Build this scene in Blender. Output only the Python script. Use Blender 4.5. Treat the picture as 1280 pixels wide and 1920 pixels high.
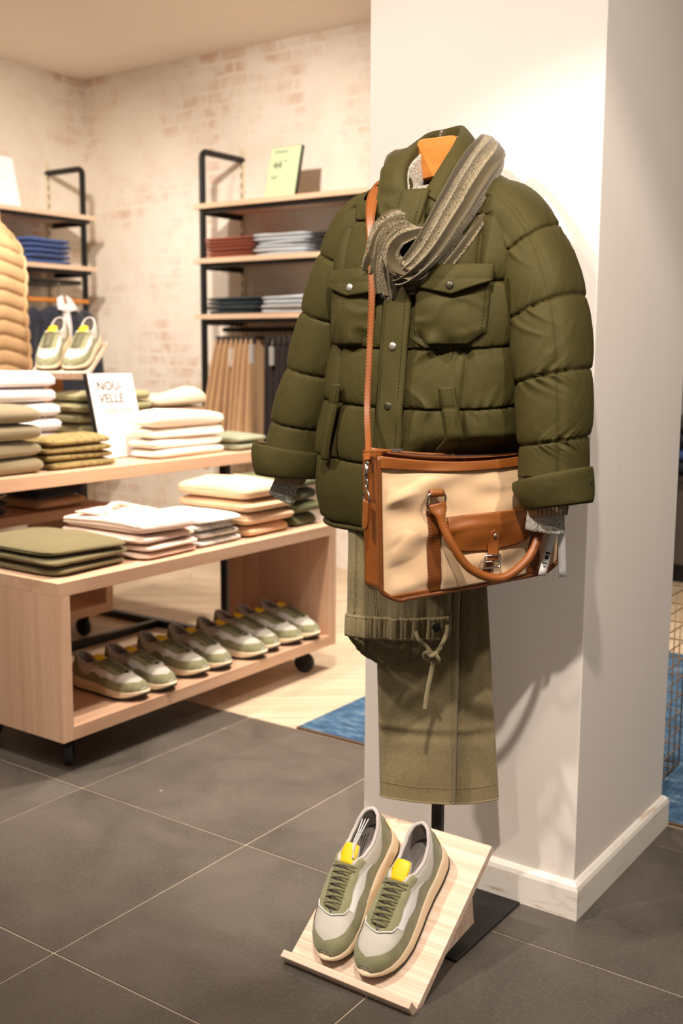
import bpy, bmesh, math, random
import numpy as np
from mathutils import Matrix, Vector
for o in list(bpy.data.objects): bpy.data.objects.remove(o)
S = bpy.context.scene
C = S.collection
# ------------------------------------------------------------------ camera
YAW, PITCH, ROLL = math.radians(-35.3235), math.radians(8.5049), math.radians(0.279)
_f = Vector((math.sin(YAW)*math.cos(PITCH), math.cos(YAW)*math.cos(PITCH), -math.sin(PITCH)))
_r = Vector((math.cos(YAW), -math.sin(YAW), 0)); _u = _r.cross(_f)
_r2 = _r*math.cos(ROLL) + _u*math.sin(ROLL); _u2 = _u*math.cos(ROLL) - _r*math.sin(ROLL)
cam = bpy.data.cameras.new('camera'); co = bpy.data.objects.new('camera', cam); C.objects.link(co)
m = Matrix((_r2, _u2, -_f)).transposed().to_4x4(); m.translation = (0, 0, 1.215); co.matrix_world = m
cam.sensor_fit = 'VERTICAL'; cam.sensor_height = 36; cam.lens = 2020.3/1920*36
cam.dof.use_dof = True; cam.dof.focus_distance = 2.1; cam.dof.aperture_fstop = 3.5
cam.clip_start = .05
S.camera = co
# ------------------------------------------------------------------ world, lamps, exposure
w = bpy.data.worlds.new('shop_ambient'); S.world = w; w.use_nodes = True
w.node_tree.nodes['Background'].inputs[0].default_value = (1.0, .88, .77, 1)
w.node_tree.nodes['Background'].inputs[1].default_value = .17
S.view_settings.view_transform = 'Standard'; S.view_settings.look = 'None'
S.view_settings.exposure = 0.0; S.view_settings.gamma = 1; S.view_settings.use_curve_mapping = False
WARM = (1.0, .895, .79)
def spot(loc, to, power, size=70, blend=.6, rad=.05, col=WARM):
    l = bpy.data.lights.new('ceiling_spot', 'SPOT'); o = bpy.data.objects.new('ceiling_spot', l); C.objects.link(o)
    l.energy = power; l.color = col; l.spot_size = math.radians(size); l.spot_blend = blend; l.shadow_soft_size = rad
    o.location = loc; o.rotation_euler = (Vector(to)-Vector(loc)).to_track_quat('-Z', 'Y').to_euler()
spot((-1.95, .42, 2.85), (-1.15, 1.95, .85), 200, 72, 1.0, .05)     # key on the outfit, from the left
spot((-.30, .38, 2.85), (-.90, 1.95, .95), 250, 38, .45, .035)      # key on the outfit, from the right
spot((-1.15, -.35, 2.85), (-1.1, 2.08, 1.2), 70, 95, 1.0, .08)     # added broad fill to brighten the pillar top, no known lamp there
spot((.75, 1.25, 2.85), (-.85, 2.30, .75), 150, 75, 1.0, .07)      # right side of the pillar
spot((-1.98, 2.75, 2.85), (-2.45, 2.70, .5), 230, 80, .8, .05)      # front table
spot((-2.7, 1.05, 2.85), (-2.7, 2.35, .6), 190, 75, .8, .05)
spot((-2.35, 3.65, 2.85), (-3.0, 3.1, .8), 150, 75, .8, .05)
spot((-3.5, 2.1, 2.85), (-3.2, 2.9, .8), 170, 80, .8, .05)
spot((-3.0, 2.75, 2.85), (-3.85, 4.80, 1.40), 270, 85, 1.0, .05)      # back wall
spot((-3.7, 2.9, 2.85), (-5.3, 4.15, 1.35), 240, 85, 1.0, .05)      # left wall
spot((-1.75, 3.55, 2.85), (-2.1, 3.3, 0), 200, 75, .7, .05)        # wooden floor
spot((-1.2, 4.6, 2.85), (-1.5, 5.0, 0), 150, 80, .7, .05)
# ------------------------------------------------------------------ helpers
def srgb(r, g, b):
    f = lambda c: c/12.92 if c <= .04045 else ((c+.055)/1.055)**2.4
    return (f(r/255), f(g/255), f(b/255), 1)
class NT:
    def __init__(s, name):
        s.m = bpy.data.materials.new(name); s.m.use_nodes = True; s.t = s.m.node_tree
        s.b = s.t.nodes['Principled BSDF']
    def n(s, typ, **kw):
        x = s.t.nodes.new(typ)
        for k, v in kw.items():
            if k.startswith('i_'):
                key = k[2:]; key = int(key) if key.isdigit() else key.replace('_', ' ')
                x.inputs[key].default_value = v
            else: setattr(x, k, v)
        return x
    def l(s, a, b): s.t.links.new(a, b)
    def coord(s, kind='Object', scale=(1, 1, 1), rot=(0, 0, 0)):
        tc = s.n('ShaderNodeTexCoord'); mp = s.n('ShaderNodeMapping')
        mp.inputs['Scale'].default_value = scale; mp.inputs['Rotation'].default_value = rot
        s.l(tc.outputs[kind], mp.inputs['Vector']); return mp.outputs['Vector']
    def mix(s, fac, a, b, mode='MIX'):
        x = s.n('ShaderNodeMix', data_type='RGBA', blend_type=mode)
        for v, i in ((fac, 0), (a, 6), (b, 7)):
            if isinstance(v, (int, float)): x.inputs[i].default_value = v
            elif isinstance(v, tuple): x.inputs[i].default_value = v
            else: s.l(v, x.inputs[i])
        return x.outputs[2]
    def ramp(s, fac, stops):
        x = s.n('ShaderNodeValToRGB'); e = x.color_ramp.elements
        while len(e) < len(stops): e.new(.5)
        for k, (p, c) in zip(e, stops): k.position = p; k.color = c if isinstance(c, tuple) else (c, c, c, 1)
        s.l(fac, x.inputs[0]); return x.outputs[0]
    def bump(s, height, strength, dist=.001, prev=None):
        x = s.n('ShaderNodeBump'); x.inputs['Strength'].default_value = strength; x.inputs['Distance'].default_value = dist
        s.l(height, x.inputs['Height'])
        if prev is not None: s.l(prev, x.inputs['Normal'])
        s.l(x.outputs[0], s.b.inputs['Normal']); return x.outputs[0]
def var(c, k): return tuple(min(1, v*k) for v in c[:3]) + (1,)
def cloth(name, col, rough=.85, weave=900, ws=.25, vary=.12, vs=9, sheen=.15, wr=0, wrs=14):
    t = NT(name); v = t.coord()
    n1 = t.n('ShaderNodeTexNoise', i_Scale=vs, i_Detail=3.0); t.l(v, n1.inputs['Vector'])
    t.l(t.mix(n1.outputs[0], var(col, 1-vary), var(col, 1+vary)), t.b.inputs['Base Color'])
    n2 = t.n('ShaderNodeTexNoise', i_Scale=weave, i_Detail=2.0); t.l(v, n2.inputs['Vector'])
    pv = t.bump(n2.outputs[0], ws, .0006)
    if wr:
        n3 = t.n('ShaderNodeTexNoise', i_Scale=wrs, i_Detail=3.0, i_Distortion=.6); t.l(v, n3.inputs['Vector'])
        t.bump(n3.outputs[0], wr, .01, pv)
    t.b.inputs['Roughness'].default_value = rough
    t.b.inputs['Sheen Weight'].default_value = sheen
    return t.m
def plain(name, col, rough=.5, metal=0, vary=.05, vs=20, bump=0, bs=200, spec=.5):
    t = NT(name); v = t.coord()
    n1 = t.n('ShaderNodeTexNoise', i_Scale=vs, i_Detail=4.0); t.l(v, n1.inputs['Vector'])
    t.l(t.mix(n1.outputs[0], var(col, 1-vary), var(col, 1+vary)), t.b.inputs['Base Color'])
    t.b.inputs['Roughness'].default_value = rough; t.b.inputs['Metallic'].default_value = metal
    t.b.inputs['Specular IOR Level'].default_value = spec
    if bump:
        n2 = t.n('ShaderNodeTexNoise', i_Scale=bs, i_Detail=3.0); t.l(v, n2.inputs['Vector']); t.bump(n2.outputs[0], bump, .001)
    return t.m
def wood(name, c1, c2, axis, rough=.5, fine=70, soft=1.0):
    """long grain along the local axis 0/1/2"""
    t = NT(name); sc = [fine]*3; sc[axis] = 1.4; sc2 = [9*soft]*3; sc2[axis] = .35
    n1 = t.n('ShaderNodeTexNoise', i_Scale=1.0, i_Detail=5.0, i_Roughness=.6); t.l(t.coord(scale=sc), n1.inputs['Vector'])
    n2 = t.n('ShaderNodeTexNoise', i_Scale=1.0, i_Detail=4.0, i_Distortion=1.4); t.l(t.coord(scale=sc2), n2.inputs['Vector'])
    a = t.n('ShaderNodeMath', operation='MULTIPLY_ADD'); t.l(n1.outputs[0], a.inputs[0]); a.inputs[1].default_value = .55
    h = t.n('ShaderNodeMath', operation='MULTIPLY'); t.l(n2.outputs[0], h.inputs[0]); h.inputs[1].default_value = .45
    t.l(h.outputs[0], a.inputs[2])
    t.l(t.ramp(a.outputs[0], [(.30, c1), (.68, c2)]), t.b.inputs['Base Color'])
    t.bump(n1.outputs[0], .12, .001); t.b.inputs['Roughness'].default_value = rough
    return t.m
def leather(name, col, bs=330, bump=.45, rough=.42):
    t = NT(name); v = t.coord()
    vo = t.n('ShaderNodeTexVoronoi', i_Scale=bs); t.l(v, vo.inputs['Vector'])
    n1 = t.n('ShaderNodeTexNoise', i_Scale=25, i_Detail=4.0); t.l(v, n1.inputs['Vector'])
    t.l(t.mix(n1.outputs[0], var(col, .82), var(col, 1.12)), t.b.inputs['Base Color'])
    t.bump(vo.outputs['Distance'], -bump, .0030); t.b.inputs['Roughness'].default_value = rough
    return t.m
# ---- objects
def link(o, parent=None):
    C.objects.link(o)
    if parent is not None: o.parent = parent
    return o
def tag(o, label=None, cat=None, group=None, kind=None):
    if label: o['label'] = label
    if cat: o['category'] = cat
    if group: o['group'] = group
    if kind: o['kind'] = kind
    return o
def empty(name, loc=(0, 0, 0), rz=0, label=None, cat=None, group=None):
    o = bpy.data.objects.new(name, None); o.empty_display_size = .05; C.objects.link(o)
    o.location = loc; o.rotation_euler = (0, 0, rz); return tag(o, label, cat, group)
def mesh(name, V, F, mat, parent=None, smooth=True, uv=None, mats=None, fm=None, local=True):
    me = bpy.data.meshes.new(name)
    me.from_pydata([tuple(map(float, v)) for v in V], [], [tuple(int(i) for i in f) for f in F])
    for mt in (mats or [mat]): me.materials.append(mt)
    if fm is not None: me.polygons.foreach_set('material_index', [int(i) for i in fm])
    if smooth: me.polygons.foreach_set('use_smooth', [True]*len(me.polygons))
    if uv is not None:
        ul = me.uv_layers.new(name='UVMap'); U = np.asarray(uv, float)
        li = np.zeros(len(me.loops), int); me.loops.foreach_get('vertex_index', li)
        ul.data.foreach_set('uv', U[li].ravel())
    me.update(); me.validate()
    return link(bpy.data.objects.new(name, me), parent)
class MB:
    """collects shapes into one mesh"""
    def __init__(s): s.V = []; s.F = []; s.smooth = []; s.U = []
    def add(s, V, F, smooth=True, U=None):
        b = len(s.V); s.V += [tuple(map(float, v)) for v in V]; s.F += [tuple(int(i)+b for i in f) for f in F]; s.smooth += [smooth]*len(F)
        s.U += [tuple(u) for u in U] if U is not None else [(0, 0)]*len(V); return s
    def box(s, x0, x1, y0, y1, z0, z1, bev=0, M=None):
        bm = bmesh.new(); bmesh.ops.create_cube(bm, size=1)
        bmesh.ops.scale(bm, vec=(abs(x1-x0), abs(y1-y0), abs(z1-z0)), verts=bm.verts)
        if bev: bmesh.ops.bevel(bm, geom=bm.edges[:], offset=bev, segments=2, profile=.6, affect='EDGES')
        c = Vector(((x0+x1)/2, (y0+y1)/2, (z0+z1)/2)); bm.verts.index_update()
        V = [v.co+c for v in bm.verts]
        if M is not None: V = [M @ v for v in V]
        s.add(V, [[v.index for v in f.verts] for f in bm.faces], False); bm.free(); return s
    def tube(s, P, r, n=10, caps=True, sx=1, sy=1, up=None, closed=False):
        V, F = sweep(P, r, n, caps, sx, sy, up, closed); return s.add(V, F, True)
    def grid(s, fn, nu, nv, cu=False, cv=False):
        V, F, U = gridvf(fn, nu, nv, cu, cv); return s.add(V, F, True, U)
    def build(s, name, mat, parent=None, uv=False):
        me = bpy.data.meshes.new(name); me.from_pydata(s.V, [], s.F); me.materials.append(mat)
        me.polygons.foreach_set('use_smooth', s.smooth)
        if uv:
            ul = me.uv_layers.new(name='UVMap'); U = np.asarray(s.U, float); li = np.zeros(len(me.loops), int)
            me.loops.foreach_get('vertex_index', li); ul.data.foreach_set('uv', U[li].ravel())
        me.validate(); me.update(); return link(bpy.data.objects.new(name, me), parent)
def frames(P, up=None, closed=False):
    P = np.asarray(P, float); n = len(P)
    T = np.gradient(P, axis=0)
    if closed: T = np.roll(P, -1, 0)-np.roll(P, 1, 0)
    T /= np.linalg.norm(T, axis=1)[:, None]+1e-12
    A = np.zeros_like(P); B = np.zeros_like(P)
    u = np.array(up if up is not None else ((0, 0, 1) if abs(T[0][2]) < .9 else (1, 0, 0)), float)
    for i in range(n):
        a = u-(u@T[i])*T[i]; a /= np.linalg.norm(a)+1e-12
        A[i] = a; B[i] = np.cross(T[i], a)
        if up is None: u = a
    return P, T, A, B
def sweep(P, r, n=10, caps=True, sx=1, sy=1, up=None, closed=False):
    P, T, A, B = frames(P, up, closed); k = len(P)
    r = np.broadcast_to(np.asarray(r, float), (k,))
    sx = np.broadcast_to(np.asarray(sx, float), (k,)); sy = np.broadcast_to(np.asarray(sy, float), (k,))
    V = []; F = []
    for i in range(k):
        for j in range(n):
            a = 2*math.pi*j/n
            V.append(P[i]+r[i]*(math.cos(a)*sy[i]*A[i]+math.sin(a)*sx[i]*B[i]))
    for i in range(k if closed else k-1):
        for j in range(n):
            i2 = (i+1) % k
            F.append((i*n+j, i*n+(j+1) % n, i2*n+(j+1) % n, i2*n+j))
    if caps and not closed:
        F.append(tuple(range(n))[::-1]); F.append(tuple((k-1)*n+j for j in range(n)))
    return V, F
def gridvf(fn, nu, nv, cu=False, cv=False):
    V = []; U = []
    for i in range(nu):
        for j in range(nv):
            u = i/(nu if cu else nu-1); v = j/(nv if cv else nv-1)
            V.append(fn(u, v)); U.append((u, v))
    F = []
    for i in range(nu if cu else nu-1):
        for j in range(nv if cv else nv-1):
            F.append((i*nv+j, ((i+1) % nu)*nv+j, ((i+1) % nu)*nv+(j+1) % nv, i*nv+(j+1) % nv))
    return V, F, U
def gobj(name, fn, nu, nv, mat, parent=None, thick=0, cu=False, cv=False, off=0, rim=True):
    V, F, U = gridvf(fn, nu, nv, cu, cv)
    o = mesh(name, V, F, mat, parent, uv=U)
    if thick:
        md = o.modifiers.new('thickness', 'SOLIDIFY'); md.thickness = thick; md.offset = off; md.use_even_offset = False
    return o
def spline(pts, n):
    """Catmull-Rom through the points (any dimension), n samples"""
    P = np.asarray(pts, float)
    if P.ndim == 1: P = P[:, None]
    Q = np.vstack([2*P[0]-P[1], P, 2*P[-1]-P[-2]]); k = len(P)-1; out = []
    for t in np.linspace(0, k, n):
        i = min(int(t), k-1); f = t-i; a, b, c, d = Q[i:i+4]
        out.append(.5*((2*b)+(c-a)*f+(2*a-5*b+4*c-d)*f*f+(3*b-a-3*c+d)*f**3))
    return np.array(out)
def interp(x, xs, ys): return float(np.interp(x, xs, ys))
def sm(a, b, x):
    t = min(1, max(0, (x-a)/(b-a))); return t*t*(3-2*t)
class Noise:
    def __init__(s, seed, k=9, base=1.0):
        r = np.random.RandomState(seed); s.d = r.normal(size=(k, 3)); s.d /= np.linalg.norm(s.d, axis=1)[:, None]
        s.d *= (base*r.uniform(.5, 1.8, k))[:, None]; s.p = r.uniform(0, 6.28, k); s.k = k
    def __call__(s, p, f=1.0):
        q = np.asarray(p, float); return np.sin((q @ s.d.T)*f+s.p).sum(-1)/math.sqrt(s.k)
def copy_tree(o, parent=None):
    c = o.copy(); C.objects.link(c); c.parent = parent
    for ch in [x for x in TREE.get(o.name, [])]: copy_tree(ch, c)
    return c
TREE = {}
def index_tree():
    TREE.clear()
    for x in bpy.data.objects:
        if x.parent is not None: TREE.setdefault(x.parent.name, []).append(x)
def text_mesh(body, size, mat, name, parent, M, font_bold=0, align='LEFT', line=1.0):
    cu = bpy.data.curves.new(name, 'FONT'); cu.body = body; cu.size = size; cu.extrude = .0003; cu.offset = font_bold
    cu.align_x = align; cu.space_line = line; cu.resolution_u = 3
    o = bpy.data.objects.new(name, cu); C.objects.link(o); dg = bpy.context.evaluated_depsgraph_get(); dg.update()
    me = bpy.data.meshes.new_from_object(o.evaluated_get(dg)); bpy.data.objects.remove(o); bpy.data.curves.remove(cu)
    me.transform(M); me.materials.clear(); me.materials.append(mat); me.name = name
    return link(bpy.data.objects.new(name, me), parent)

# ------------------------------------------------------------------ the setting
WX, WY, CZ = -5.471, 4.870, 2.90
def mat_plaster(name, ax):
    t = NT(name); tc = t.n('ShaderNodeTexCoord'); sx = t.n('ShaderNodeSeparateXYZ'); cb = t.n('ShaderNodeCombineXYZ')
    t.l(tc.outputs['Object'], sx.inputs[0]); t.l(sx.outputs[ax], cb.inputs[0]); t.l(sx.outputs[2], cb.inputs[1])
    v = cb.outputs[0]
    dis = t.n('ShaderNodeTexNoise', i_Scale=14, i_Detail=3.0); t.l(v, dis.inputs['Vector'])
    dv = t.n('ShaderNodeVectorMath', operation='SCALE'); t.l(dis.outputs[1], dv.inputs[0]); dv.inputs['Scale'].default_value = .022
    av = t.n('ShaderNodeVectorMath', operation='ADD'); t.l(v, av.inputs[0]); t.l(dv.outputs[0], av.inputs[1])
    br = t.n('ShaderNodeTexBrick', i_Scale=1.0, i_Mortar_Size=.012, i_Mortar_Smooth=.5, i_Bias=0.0, i_Brick_Width=.21, i_Row_Height=.075)
    br.inputs['Color1'].default_value = (1, 1, 1, 1); br.inputs['Color2'].default_value = (.55, .55, .55, 1); br.inputs['Mortar'].default_value = (0, 0, 0, 1)
    t.l(av.outputs[0], br.inputs['Vector'])
    n1 = t.n('ShaderNodeTexNoise', i_Scale=1.5, i_Detail=6.0, i_Roughness=.62); t.l(v, n1.inputs['Vector'])
    mk = t.ramp(n1.outputs[0], [(.47, 0.0), (.57, 1.0)])
    n3 = t.n('ShaderNodeTexNoise', i_Scale=7, i_Detail=4.0); t.l(v, n3.inputs['Vector'])
    mk2 = t.ramp(n3.outputs[0], [(.40, 0.0), (.58, 1.0)])
    f = t.mix(1.0, mk, mk2, 'MULTIPLY'); f = t.mix(1.0, f, br.outputs[0], 'MULTIPLY')
    big = t.n('ShaderNodeTexNoise', i_Scale=.7, i_Detail=5.0); t.l(v, big.inputs['Vector'])
    base = t.mix(t.ramp(big.outputs[0], [(.35, 0.0), (.65, 1.0)]), srgb(226, 216, 200), srgb(236, 228, 216))
    ns = t.n('ShaderNodeTexNoise', i_Scale=5, i_Detail=7.0, i_Roughness=.7); t.l(v, ns.inputs['Vector'])
    base = t.mix(t.ramp(ns.outputs[0], [(.46, 0.0), (.78, .5)]), base, srgb(214, 190, 166))
    half = t.n('ShaderNodeMath', operation='MULTIPLY'); t.l(f, half.inputs[0]); half.inputs[1].default_value = .85
    t.l(t.mix(half.outputs[0], base, srgb(204, 168, 144)), t.b.inputs['Base Color'])
    t.bump(n3.outputs[0], .25, .004); t.b.inputs['Roughness'].default_value = .9
    return t.m
m_wallb = mat_plaster('faded_brick_plaster', 0); m_walll = mat_plaster('faded_brick_plaster_side', 1)
m_ceil = plain('ceiling_paint', srgb(240, 232, 221), .9, vary=.02, vs=2)
def mat_paint():
    t = NT('pillar_paint'); v = t.coord()
    n = t.n('ShaderNodeTexNoise', i_Scale=3.5, i_Detail=5.0); t.l(v, n.inputs['Vector'])
    col = t.mix(n.outputs[0], srgb(236, 225, 214), srgb(244, 235, 226))
    n2 = t.n('ShaderNodeTexNoise', i_Scale=55, i_Detail=2.0); t.l(v, n2.inputs['Vector'])
    col = t.mix(t.ramp(n2.outputs[0], [(.76, 0.0), (.80, .5)]), col, srgb(190, 175, 158))
    t.l(col, t.b.inputs['Base Color'])
    n3 = t.n('ShaderNodeTexNoise', i_Scale=260, i_Detail=3.0); t.l(v, n3.inputs['Vector']); t.bump(n3.outputs[0], .12, .001)
    t.b.inputs['Roughness'].default_value = .55; return t.m
m_pillar = mat_paint()
def mat_base():
    t = NT('worn_white_skirting'); v = t.coord()
    n = t.n('ShaderNodeTexNoise', i_Scale=1.0, i_Detail=5.0); t.l(t.coord(scale=(9, 9, 60)), n.inputs['Vector'])
    t.l(t.mix(t.ramp(n.outputs[0], [(.60, 0.0), (.78, .8)]), srgb(238, 230, 219), srgb(176, 146, 116)), t.b.inputs['Base Color'])
    t.b.inputs['Roughness'].default_value = .5; return t.m
m_skirt = mat_base()
m_grout = plain('sandy_grout', srgb(176, 160, 140), .9, vary=.15, vs=60)
def mat_tile():
    t = NT('dark_stone_tile'); tc = t.n('ShaderNodeTexCoord'); oi = t.n('ShaderNodeObjectInfo')
    ad = t.n('ShaderNodeVectorMath', operation='ADD'); sc = t.n('ShaderNodeVectorMath', operation='SCALE')
    t.l(oi.outputs['Location'], sc.inputs[0]); sc.inputs['Scale'].default_value = 3.7
    t.l(tc.outputs['Object'], ad.inputs[0]); t.l(sc.outputs[0], ad.inputs[1]); v = ad.outputs[0]
    n = t.n('ShaderNodeTexNoise', i_Scale=3.2, i_Detail=7.0, i_Roughness=.62, i_Distortion=.5); t.l(v, n.inputs['Vector'])
    col = t.mix(t.ramp(n.outputs[0], [(.36, 0.0), (.66, 1.0)]), srgb(74, 68, 61), srgb(94, 86, 78))
    n2 = t.n('ShaderNodeTexNoise', i_Scale=120, i_Detail=4.0); t.l(v, n2.inputs['Vector'])
    col = t.mix(t.ramp(n2.outputs[0], [(.45, 0.0), (.75, .35)]), col, srgb(112, 105, 97))
    n4 = t.n('ShaderNodeTexNoise', i_Scale=26, i_Detail=1.0); t.l(v, n4.inputs['Vector'])
    col = t.mix(t.ramp(n4.outputs[0], [(.80, 0.0), (.815, .7)]), col, srgb(170, 160, 150))
    t.l(col, t.b.inputs['Base Color']); t.bump(n2.outputs[0], .12, .001)
    r = t.n('ShaderNodeMath', operation='MULTIPLY_ADD'); t.l(n.outputs[0], r.inputs[0]); r.inputs[1].default_value = .22; r.inputs[2].default_value = .30
    t.l(r.outputs[0], t.b.inputs['Roughness']); return t.m
m_tile = mat_tile()
m_plank = wood('pale_floor_plank', srgb(176, 150, 120), srgb(220, 201, 174), 0, .42, 40)
m_black = plain('black_metal', srgb(28, 27, 26), .42, .3, bump=.05)
# floors: one slab, tiles and planks are its pieces
mb = MB(); mb.box(WX-.1, 1.6, -1.2, 2.655, -.08, -.002); floor = mb.build('floor', m_grout); tag(floor, 'dark square stone tiles with sandy grout lines', None, kind='structure')
L0, M0 = -1.652, 1.9265
cache = {}
def tile(x0, x1, y0, y1):
    k = (round(x1-x0, 3), round(y1-y0, 3)); g = .0022
    if k not in cache:
        b = MB(); b.box(-k[0]/2+g, k[0]/2-g, -k[1]/2+g, k[1]/2-g, -.012, 0, .0012); o = b.build('floor_tile', m_tile, floor); cache[k] = o.data
    else: o = link(bpy.data.objects.new('floor_tile', cache[k]), floor)
    o.location = ((x0+x1)/2, (y0+y1)/2, 0)
xs = [L0+.6*k for k in range(-6, 6)]; ys = [M0+.6*k for k in range(-5, 2)] + [2.653]
for i in range(len(xs)-1):
    for j in range(len(ys)-1): tile(xs[i], xs[i+1], ys[j], ys[j+1])
mb = MB(); mb.box(WX-.1, 1.6, 2.655, 7.2, -.08, -.004); fw = mb.build('floor_wood', plain('floor_gap', srgb(110, 84, 58), .8)); tag(fw, 'pale wood planks beyond the stone tiles', None, kind='structure')
def planks():
    ang = math.radians(40); ca, sa = math.cos(ang), math.sin(ang); pw, pl = .19, 1.22; rnd = random.Random(3)
    RX0, RX1, RY0, RY1 = WX+.002, .8, 2.657, 6.4
    def clip(P, f, lim, keep):
        out = []
        for a_, b_ in zip(P, P[1:]+P[:1]):
            ia, ib = (a_[f] <= lim) == keep, (b_[f] <= lim) == keep
            if ia: out.append(a_)
            if ia != ib:
                t = (lim-a_[f])/(b_[f]-a_[f]); out.append((a_[0]+t*(b_[0]-a_[0]), a_[1]+t*(b_[1]-a_[1])))
        return out
    for r in range(-30, 44):
        off = rnd.uniform(0, pl); v0 = r*pw
        for k in range(-10, 10):
            u0 = k*pl+off; g = .0008
            Q = [(u0+g, v0+g), (u0+pl-g, v0+g), (u0+pl-g, v0+pw-g), (u0+g, v0+pw-g)]
            P = [(ca*u-sa*v, sa*u+ca*v) for u, v in Q]
            P = [(x, y) for x, y in P]
            for f, lim, keep in ((0, RX1, True), (0, RX0, False), (1, RY1, True), (1, RY0, False)):
                if P: P = clip(P, f, lim, keep)
            if len(P) < 3: continue
            cxp, cyp = sum(p[0] for p in P)/len(P), sum(p[1] for p in P)/len(P)
            L = [(ca*(x-cxp)+sa*(y-cyp), -sa*(x-cxp)+ca*(y-cyp)) for x, y in P]; n = len(L)
            V = [(x, y, 0) for x, y in L]+[(x, y, -.012) for x, y in L]
            F = [tuple(range(n)), tuple(range(2*n-1, n-1, -1))]+[(i, i+n, (i+1) % n+n, (i+1) % n) for i in range(n)]
            o = mesh('plank', V, F, m_plank, fw, smooth=False); o.location = (cxp, cyp, 0); o.rotation_euler = (0, 0, ang)
planks()
def mat_plank():
    t = m_plank.node_tree; L = t.links
    oi = t.nodes.new('ShaderNodeObjectInfo')
    for mp in [n for n in t.nodes if n.type == 'MAPPING']:
        L.new(oi.outputs['Location'], mp.inputs['Location'])
mat_plank()
mb = MB(); mb.box(WX-.1, -1.95, WY, WY+.12, 0, CZ); tag(mb.build('wall_back', m_wallb), kind='structure')
mb = MB(); mb.box(WX-.12, WX, -1.2, WY+.12, 0, CZ); tag(mb.build('wall_left', m_walll), kind='structure')
mb = MB(); mb.box(WX-.12, 1.6, -1.2, 7.2, CZ, CZ+.1); tag(mb.build('ceiling', m_ceil), kind='structure')
mb = MB(); mb.box(-1.95, 1.6, 7.0, 7.2, 0, CZ); tag(mb.build('wall_far', plain('far_wall_paint', srgb(150, 138, 124), .9)), kind='structure')
# pillar with skirting
PX0, PX1, PY0, PY1 = -1.402, -.852, 2.079, 2.640
mb = MB(); mb.box(PX0, PX1, PY0, PY1, 0, CZ, .003); pil = mb.build('pillar', m_pillar); tag(pil, 'square white painted pillar behind the green jacket', None, kind='structure')
def skirt(name, P):
    # profile (out, z)
    prof = [(0, 0), (.015, 0), (.015, .066), (.012, .075), (.004, .082), (0, .083)]
    V = []; F = []
    n = len(prof)
    for (x, y, dx, dy) in P:
        for o, z in prof: V.append((x+dx*o, y+dy*o, z))
    for i in range(len(P)-1):
        for j in range(n-1): F.append((i*n+j, (i+1)*n+j, (i+1)*n+j+1, i*n+j+1))
    F.append(tuple(range(n))); F.append(tuple((len(P)-1)*n+j for j in range(n))[::-1])
    return mesh(name, V, F, m_skirt, pil, smooth=False)
skirt('baseboard_front', [(PX0, PY0, -1, -1), (PX1, PY0, 1, -1)])
skirt('baseboard_right', [(PX1, PY0, 1, -1), (PX1, PY1, 1, 1)])
# long rug on the wood
def mat_rug():
    t = NT('blue_rug_pile'); v = t.coord()
    n = t.n('ShaderNodeTexNoise', i_Scale=1.0, i_Detail=6.0, i_Roughness=.7); t.l(t.coord(scale=(14, 34, 20)), n.inputs['Vector'])
    t.l(t.ramp(n.outputs[0], [(.34, srgb(28, 52, 78)), (.52, srgb(52, 88, 118)), (.70, srgb(112, 128, 138))]), t.b.inputs['Base Color'])
    n2 = t.n('ShaderNodeTexNoise', i_Scale=500, i_Detail=2.0); t.l(v, n2.inputs['Vector']); t.bump(n2.outputs[0], .8, .002)
    t.b.inputs['Roughness'].default_value = .95; return t.m
rug = empty('rug', (-1.0, 3.45, 0), 0, 'faded blue rug lying on the wood floor behind the pillar', 'rug')
b = MB(); b.box(-1.055, 1.3, -.785, .80, .0002, .009, .003); b.build('pile', mat_rug(), rug)
b = MB(); b.box(-1.058, 1.3, -.794, -.786, .0002, .008, .002); b.build('binding', cloth('brown_binding', srgb(92, 68, 48)), rug)

# ------------------------------------------------------------------ sneakers (local: heel at y=0, toe at +y)
m_mesh = cloth('pale_mesh_fabric', srgb(206, 199, 186), .8, 700, .5, .04)
def mat_suede():
    t = NT('sage_suede'); v = t.coord()
    n1 = t.n('ShaderNodeTexNoise', i_Scale=45, i_Detail=5.0); t.l(v, n1.inputs['Vector'])
    t.l(t.mix(n1.outputs[0], srgb(122, 120, 84), srgb(160, 156, 118)), t.b.inputs['Base Color'])
    n2 = t.n('ShaderNodeTexNoise', i_Scale=1500, i_Detail=2.0); t.l(v, n2.inputs['Vector']); t.bump(n2.outputs[0], .5, .0006)
    t.b.inputs['Roughness'].default_value = .95; t.b.inputs['Sheen Weight'].default_value = .3; return t.m
m_suede = mat_suede()
m_lace = cloth('olive_lace', srgb(118, 113, 78), .9, 1200, .6, .1, 80)
m_yellow = plain('yellow_leather', srgb(244, 202, 24), .5, vary=.03)
m_mid = plain('cream_foam', srgb(236, 212, 176), .6, vary=.03, bump=.1, bs=400)
m_out = plain('dark_rubber', srgb(44, 40, 36), .7, vary=.1, bump=.3, bs=300)
m_lin = cloth('grey_lining', srgb(196, 186, 180), .9, 900, .3, .05)
m_insole = cloth('dark_insole', srgb(120, 112, 106), .9, 900, .3, .05)
m_whitelea = plain('white_leather', srgb(236, 232, 226), .45, vary=.02)
m_ink = plain('black_ink', srgb(38, 34, 32), .7)
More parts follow.
